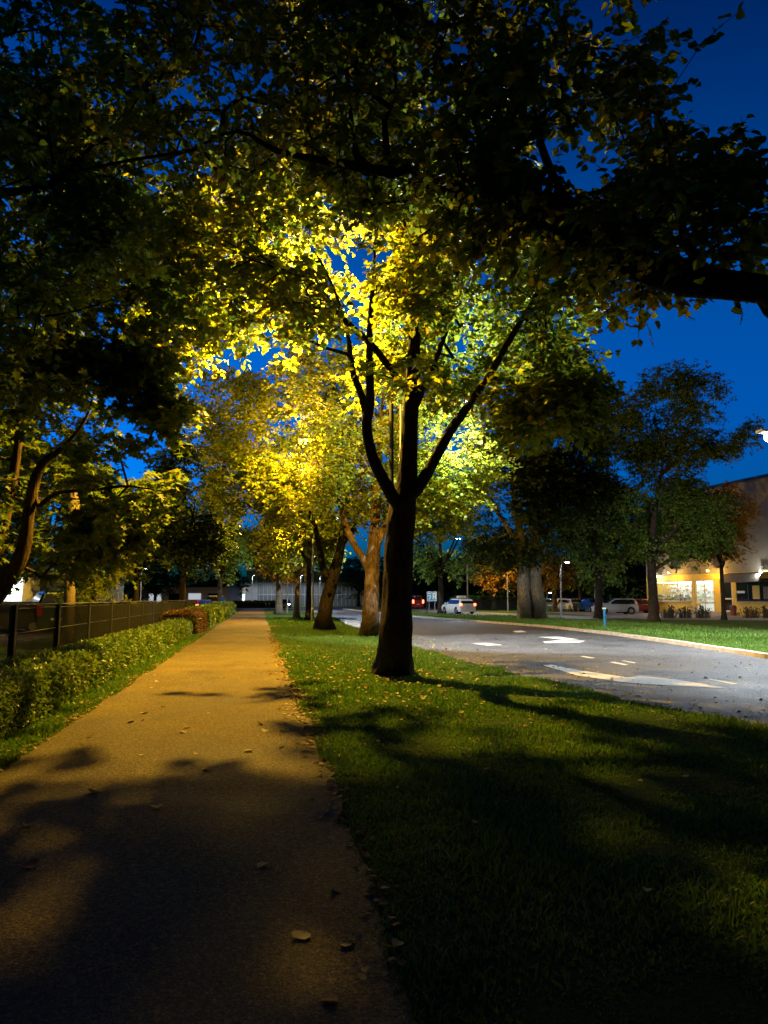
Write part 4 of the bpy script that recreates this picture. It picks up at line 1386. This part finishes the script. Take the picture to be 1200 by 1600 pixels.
for px, lb in ((415, 'left of two dark bollards where the path meets the street'), (420.5, 'right of two dark bollards where the path meets the street')):
    q = G(px, 951)
    b_ = thing('bollard', (q.x, q.y, 0), lb, 'bollard', group='bollards at the end of the path')
    MB().tube([(0, 0, -.02), (0, 0, .95), (0, 0, 1.0)], [.09, .09, .05], 12).build('shaft', M['dkmetal'], b_)
    MB().tube([(0, 0, .78), (0, 0, .86)], .095, 12).build('band', M['signwhite'], b_)

# ------------------------------------------------------------------ shop building on the right
A, B = cw(32.3, 62), cw(27.7, 78)
dv_ = (A - B)
dv_.z = 0
rz = math.atan2(dv_.y, dv_.x)
shop = thing('shop_building', (B.x, B.y, ZR), 'large shop building with a yellow lit ground floor and tall beige wall', 'building', rz)
# local x runs along the front towards the viewer, local y (positive) points into the building
M['beige'] = simple('beige_render', (.24, .195, .13), .9, 0, .06, .4, .25, 25)
M['yelwall'] = simple('yellow_wall', (.55, .36, .06), .8, 0, .10, 2, .2)
M['awn'] = None


def awning_mat():
    m, t, b = nodes('striped_awning')
    tc = N(t, 'ShaderNodeTexCoord')
    wv = N(t, 'ShaderNodeTexWave', Scale=1.6)
    wv.bands_direction = 'X'
    t.links.new(tc.outputs['Object'], wv.inputs['Vector'])
    r = ramp(t, wv.outputs[0], [(0.45, (.10, .07, .05)), (.55, (.24, .19, .14))])
    t.links.new(r.outputs[0], b.inputs['Base Color'])
    b.inputs['Roughness'].default_value = .9
    return m


M['awn'] = awning_mat()
e_ = dv_.normalized()


def fx(px):
    """distance along the shop front seen at a given picture column"""
    k_ = (px - 600) / F
    # point (bx + t*ex, by + t*ey) in view axes
    bx, by, ax_, ay = 27.7, 78.0, 32.3, 62.0
    Ln = math.hypot(ax_ - bx, ay - by)
    ex, ey = (ax_ - bx) / Ln, (ay - by) / Ln
    return (k_ * by - bx) / (ex - k_ * ey)


X = {p: fx(p) for p in (1016, 1028, 1078, 1082, 1112, 1125, 1141, 1147, 1172, 1183, 1197)}
XE = 32.0
TOPZ, HD = 11.7, 3.2
wl = MB()
wl.box(0, XE, 0, .3, HD + .6, TOPZ)            # tall upper wall
wl.box(0, .3, .302, 16, HD + .6, TOPZ)
wl.build('upper_wall', M['beige'], shop)
MB().box(-.15, XE, -.15, .5, TOPZ + .003, TOPZ + .25).build('parapet', M['dkmetal'], shop)
MB().box(.1, XE, .55, 16, TOPZ - .2, TOPZ - .05).build('roof', M['dkmetal'], shop)
lo_ = MB()
SILL = 1.15
lo_.box(0, XE, -.02, .3, HD, HD + .597)
for a, b2_ in ((0, .55), (X[1078], X[1082]), (X[1112], X[1125]), (X[1141], X[1147]), (X[1197] + .3, XE)):
    lo_.box(a, b2_, 0, .3, 0, HD - .003)
for a, b2_ in ((.553, X[1078] - .003), (X[1147] + .003, X[1197] + .297)):
    lo_.box(a, b2_, 0.002, .3, 0, SILL)
lo_.box(0, .3, .303, 16, 0, HD + .59)
lo_.build('ground_floor_wall', M['yelwall'], shop)
MB().box(-.05, XE, -.06, -.003, SILL, SILL + .09).build('sill_band', M['kerb'], shop) if False else None
for a, b2_ in ((.55, X[1078]), (X[1147], X[1197] + .3)):
    MB().box(a, b2_, -.09, .12, SILL + .003, SILL + .08).build('window_sill', M['kerb'], shop)
MB().box(X[1078] - .4, X[1147] + .3, -1.6, -.003, -.1, .28).build('entrance_step', M['kerb'], shop)
# lit interior
M['lit'] = emit('lit_ceiling', (.95, 1.0, .93), 3.2)
M['glowwall'] = emit('glowing_back_wall', (.9, .95, .85), 0.45)  # wall glows by itself in place of light from shop lamps


def goods_mat():
    m, t, b = nodes('packaged_goods')
    g_ = N(t, 'ShaderNodeNewGeometry')
    r = ramp(t, g_.outputs['Random Per Island'], [(0, (.75, .75, .7)), (.3, (.35, .5, .25)), (.42, (.7, .62, .3)), (.55, (.8, .8, .78)), (.74, (.65, .25, .12)), (.82, (.3, .42, .45)), (.9, (.8, .5, .25))])
    r.color_ramp.interpolation = 'CONSTANT'
    t.links.new(r.outputs[0], b.inputs['Base Color'])
    b.inputs['Roughness'].default_value = .5
    b.inputs['Emission Strength'].default_value = 0.0
    return m


M['goods'] = goods_mat()
room = MB()
x0_, x1_ = .56, X[1112] - .02
room.box(x0_, x1_, 3.4, 3.5, .1, HD)
room.build('back_wall', M['glowwall'], shop)
MB().box(x0_, x1_, .35, 3.4, HD - .1, HD - .02).build('shop_ceiling', M['lit'], shop)
MB().box(x0_, x1_, .31, 3.4, .02, .09).build('shop_floor', M['white'], shop)
MB().box(x1_ + .003, x1_ + .08, .31, 3.4, .1, HD - .11).build('side_partition', M['white'], shop)
gd = MB()
rr = random.Random(4)
sh = MB()
for row, (yy, zs) in enumerate(((.7, (1.25, 1.65)), (2.1, (1.2, 1.7, 2.2, 2.65)), (3.1, (1.0, 1.5, 2.0, 2.5)))):
    for z in zs:
        sh.box(x0_ + .1, X[1078] - .2, yy - .15, yy + .15, z - .04, z - .01)
        x = x0_ + .15
        while x < X[1078] - .4:
            w_ = rr.uniform(.06, .2)
            h_ = rr.uniform(.1, .3)
            if rr.random() < .82: gd.box(x, x + w_, yy - .12, yy + .12 * rr.uniform(.2, 1), z, z + h_)
            x += w_ + rr.uniform(.01, .06)
sh.build('shelves', M['white'], shop)
gd.build('goods', M['goods'], shop)
# window frames
M['frame'] = simple('cream_frame', (.55, .45, .28), .5)
M['clearglass'] = None
m_, t_, b_x = nodes('shop_glass')
b_x.inputs['Base Color'].default_value = (1, 1, 1, 1)
b_x.inputs['Roughness'].default_value = .02
b_x.inputs['Transmission Weight'].default_value = 1
b_x.inputs['IOR'].default_value = 1.02
M['clearglass'] = m_


def window(x0, x1, z0, z1, nm, cols, mid=None, glass='clearglass', fm='frame', bar=.06):
    f_ = MB()
    f_.box(x0, x1, .05, .13, z0, z0 + bar)
    f_.box(x0, x1, .05, .13, z1 - bar, z1)
    for i in range(cols + 1):
        c = x0 + (x1 - x0 - bar) * i / cols
        f_.box(c, c + bar, .052, .128, z0 + bar, z1 - bar)
    if mid: f_.box(x0 + bar, x1 - bar, .054, .126, mid, mid + bar)
    o = f_.build(nm, M[fm], shop)
    MB().box(x0 + bar, x1 - bar, .085, .095, z0 + bar, z1 - bar).build('pane', M[glass], o)
    return o


window(.56, X[1078] - .01, SILL + .085, HD - .01, 'display_window', 3)
window(X[1082] + .02, X[1112] - .02, .3, HD - .01, 'glass_door', 2, 1.35)
window(X[1125] + .02, X[1141] - .02, .3, HD - .01, 'side_door', 1, 1.4, 'glass', 'frame', .14)
window(X[1147] + .02, X[1197] + .28, SILL + .085, HD - .25, 'dark_window', 3, None, 'glass', 'dkmetal', .07)
MB().box(X[1172], X[1183], .03, .045, SILL + .3, HD - .6).build('window_poster', M['yellow'], shop)
MB().box(X[1183] + .4, X[1197], .03, .045, SILL + .3, HD - .7).build('window_poster', M['awn'], shop)
MB().box(X[1172] - 2.2, X[1172] - .9, .03, .045, SILL + .8, SILL + 1.0).build('window_poster', M['signwhite'], shop)
aw = MB()
xa, xb = X[1141] - .3, X[1197] + .1
aw.add([(xa, -.01, 3.75), (xb, -.01, 3.75), (xb, -.7, 3.6), (xa, -.7, 3.6), (xb, -1.1, 2.9), (xa, -1.1, 2.9), (xa, -1.06, 2.88), (xb, -1.06, 2.88), (xb, -.66, 3.55), (xa, -.66, 3.55), (xa, -.012, 3.68), (xb, -.012, 3.68)],
       [(0, 3, 2, 1), (3, 5, 4, 2), (5, 6, 7, 4), (6, 9, 8, 7), (9, 10, 11, 8), (0, 10, 9, 3), (3, 9, 6, 5), (1, 2, 8, 11), (2, 4, 7, 8)])
aw.build('awning', M['awn'], shop)


def wall_light(x, z, y, power, col, mat, nm='wall_lamp'):
    o = MB().box(x - .14, x + .14, y - .18, y, z, z + .16, .03).build(nm, M['metal'], shop)
    MB().box(x - .11, x + .11, y - .16, y - .03, z - .04, z - .002).build('lens', M[mat], o)
    ld = bpy.data.lights.new('wall_light', 'POINT')
    ld.energy, ld.color, ld.shadow_soft_size = power, col, .06
    lo = bpy.data.objects.new('wall_light', ld)
    COL.objects.link(lo)
    lo.parent = shop
    lo.location = (x, y - .35, z - .15)


wall_light(X[1197] - .1, 3.75, -.45, 200, WHT, 'lensW')
wall_light(X[1028] + .2, 3.75, -.4, 140, WHT, 'lensW')
for x in (X[1112] + .6, XE - 8, X[1078] - 2):
    wall_light(x, 4.0, -.9, 330, (1, .60, .13), 'lensY')
# things before the shop
q = shop.matrix_basis @ Vector((X[1147] + .9, -1.2, 0))
bin_ = thing('litter_bin', (q.x, q.y, ZR + .014), 'dark red litter bin under the shop awning', 'bin')
MB().tube([(0, 0, 0), (0, 0, .75), (0, 0, .8)], [.22, .28, .28], 14).build('bin_body', simple('dark_red_enamel', (.12, .02, .015), .5), bin_)
MB().tube([(0, 0, .803), (0, 0, .9)], [.29, .12], 14).build('lid', M['dkmetal'], bin_)
q = shop.matrix_basis @ Vector((X[1082] + 1.4, -1.0, .28))
tb = thing('sales_trolley', (q.x, q.y, ZR + .29), 'small yellow display table outside the bright glass door', 'table', rz)
MB().box(-.4, .4, -.25, .25, .5, .8, .02).build('tray', M['yellow'], tb)
for a in (-.34, .34):
    for c in (-.2, .2): MB().box(a - .02, a + .02, c - .02, c + .02, 0, .5).build('leg', M['metal'], tb)
# dried border plants
def border_plant(first=[None]):
    pass


rnd = random.Random(9)
stem = MB()
for i in range(46):
    a, r_ = rnd.uniform(0, 6.28), rnd.uniform(.02, .25)
    h_ = rnd.uniform(.35, .85)
    x, y = math.cos(a) * r_, math.sin(a) * r_
    stem.tube([(x, y, 0), (x * 1.4, y * 1.4, h_ * .6), (x * 1.88, y * 1.88, h_ - .06), (x * 1.9, y * 1.9, h_ - .02), (x * 1.92, y * 1.92, h_ + .03)], [.014, .01, .006, .05, .01], 5)
m0 = thing('border_plant', (0, 0, 0), 'x', 'plant', group='dried plants in the bed before the shop')
S0B = stem
s0 = stem.build('stems', simple('dry_stem', (.05, .035, .02), .9), m0)
hd_ = MB()
for i in range(40):
    a, r_ = rnd.uniform(0, 6.28), rnd.uniform(.05, .45)
    z = rnd.uniform(.4, .85)
    hd_.tube([(math.cos(a) * r_, math.sin(a) * r_, z - .04), (math.cos(a) * r_, math.sin(a) * r_, z), (math.cos(a) * r_, math.sin(a) * r_, z + .04)], [.02, .055, .02], 6)
spots = [1034, 1042, 1051, 1060, 1069, 1078, 1087, 1096, 1105, 1162, 1173, 1182, 1190, 1198]
names = ['first', 'second', 'third', 'fourth', 'fifth', 'sixth', 'seventh', 'eighth', 'ninth']
for i, px in enumerate(spots):
    if i == 0: o = m0
    else:
        o = m0.copy()
        COL.objects.link(o)
        for c_ in (s0,):
            cc = c_.copy()
            COL.objects.link(cc)
            cc.parent = o
    q = cw((px - 600) / F * 57, 57 + (i % 3) * .3)
    o.location = (q.x, q.y, ZR)
    o.rotation_euler.z = i * 1.3
    s_ = .8 + .35 * ((i * 7) % 5) / 4
    o.scale = (s_, s_, s_)
    o['label'] = ('dry border plant below the shop windows, %s from the tree' % names[i]) if i < 9 else ('dry border plant below the awning, %s from its left end' % names[i - 9])

# ------------------------------------------------------------------ buildings on the left and at the end
M['shed'] = simple('white_sheet', (.55, .57, .6), .7, 0, .08, 1)
q = cw(-31, 52)
shed = thing('shed', (q.x, q.y, 0), 'low white shed behind parked cars at the left edge, lamp on its corner', 'building', -YAW)
w_ = MB()
w_.box(0, 5.6, 0, 10, 0, 3.1)
w_.build('wall', M['shed'], shed)
w2 = MB().box(5.603, 9.2, 1.6, 10, 0, 3.6).build('side_wing', simple('grey_render', (.3, .33, .32), .8), shed)
MB().box(-.2, 5.8, -.2, 10, 3.103, 3.3).build('roof', M['dkmetal'], shed)
MB().box(6.2, 7.9, 1.5, 1.597, .0, 1.9).build('door', simple('brown_door', (.25, .12, .05), .6), shed)
rl_ = MB()
for i in range(22): rl_.box(5.7 + i * .25, 5.74 + i * .25, .6, .64, .1, 1.5)
rl_.box(5.65, 11.2, .59, .65, 1.5, 1.56)
rl_.build('railing', M['signwhite'], shed)
o = MB().box(4.7, 5.1, -.3, -.003, 2.5, 2.66, .02).build('wall_lamp', M['metal'], shed)
MB().box(4.75, 5.05, -.28, -.05, 2.46, 2.497).build('lens', M['lensW'], o)
ld = bpy.data.lights.new('shed_light', 'POINT'); ld.energy, ld.color, ld.shadow_soft_size = 260, WHT, .05
lo = bpy.data.objects.new('shed_light', ld); COL.objects.link(lo); lo.parent = shed; lo.location = (4.9, -.5, 2.35)

q = cw((362 - 600) / F * 160, 160)
off = thing('office_building', (q.x, q.y, 0), 'grey office building beyond the end of the path with a lit white entrance', 'building', -YAW)
s_ = 160 / F
M['concrete'] = simple('grey_concrete', (.28, .28, .30), .85, 0, .15, .5)
M['curtain'] = simple('dark_curtain_wall', (.09, .095, .11), .4, 0, .1)
MB().box(8 * s_, 24 * s_, 0, 10, 2.6, 5.9).build('entrance_block', M['white'], off)
MB().box(24 * s_ + .003, 42 * s_, -.3, 10, 0, 7.6).build('concrete_wall', M['concrete'], off)
MB().box(42 * s_ + .003, 300 * s_, 0, 10, 0, 7.4).build('glass_wall', M['curtain'], off)
fl = MB()
for i in range(40):
    x = (44 + i * 6.4) * s_
    fl.box(x, x + .12, -.12, -.003, 0, 7.4)
for z in (2.3, 4.7, 7.0): fl.box(42 * s_ + .01, 300 * s_, -.16, -.125, z, z + .25)
fl.build('mullions', M['concrete'], off)
wn = MB().box(11 * s_, 22 * s_, -.06, -.003, 4.0, 5.3).build('window', M['glass'], off)
f_ = MB()
for i in range(5): f_.box((11 + i * 2.75) * s_ - .04, (11 + i * 2.75) * s_ + .04, -.1, -.064, 4.0, 5.3)
f_.build('window_bars', M['signwhite'], wn)
MB().box(10 * s_, 23 * s_, .5, 9.5, 0, 2.59).build('entrance_hall', emit('lit_hall', (.9, 1, .92), 1.6), off)
for x in (9, 16, 23): MB().box(x * s_ - .15, x * s_ + .15, -.15, .15, 0, 2.59).build('column', M['white'], off)
MB().box(15 * s_, 21 * s_, -.25, -.07, 3.2, 3.6).build('canopy_sign', M['orange'], off)
q = cw((195 - 600) / F * 120, 120)
wh = thing('warehouse', (q.x, q.y, 0), 'long pale low building seen in gaps behind the fence end', 'building', -YAW)
MB().box(0, 17, 0, 12, 0, 3.4).build('wall', M['shed'], wh)
MB().box(-.2, 17.2, -.3, 12.2, 3.403, 3.7).build('roof', M['dkmetal'], wh)
for i in range(5): MB().box(1 + i * 3.2, 3 + i * 3.2, -.06, -.003, 1, 2.4).build('window', emit('dim_window', (.8, .9, 1), .5) if i in (1, 3) else M['glass'], wh)
q = cw((842 - 600) / F * 130, 130)
w3 = thing('warehouse', (q.x, q.y, 0), 'grey wall of a far building behind the parked cars across the road', 'building', -YAW)
MB().box(0, 13, 0, 10, 0, 6.2).build('wall', M['concrete'], w3)
MB().box(-.1, 13.1, -.1, 10.1, 6.203, 6.4).build('parapet', M['dkmetal'], w3)
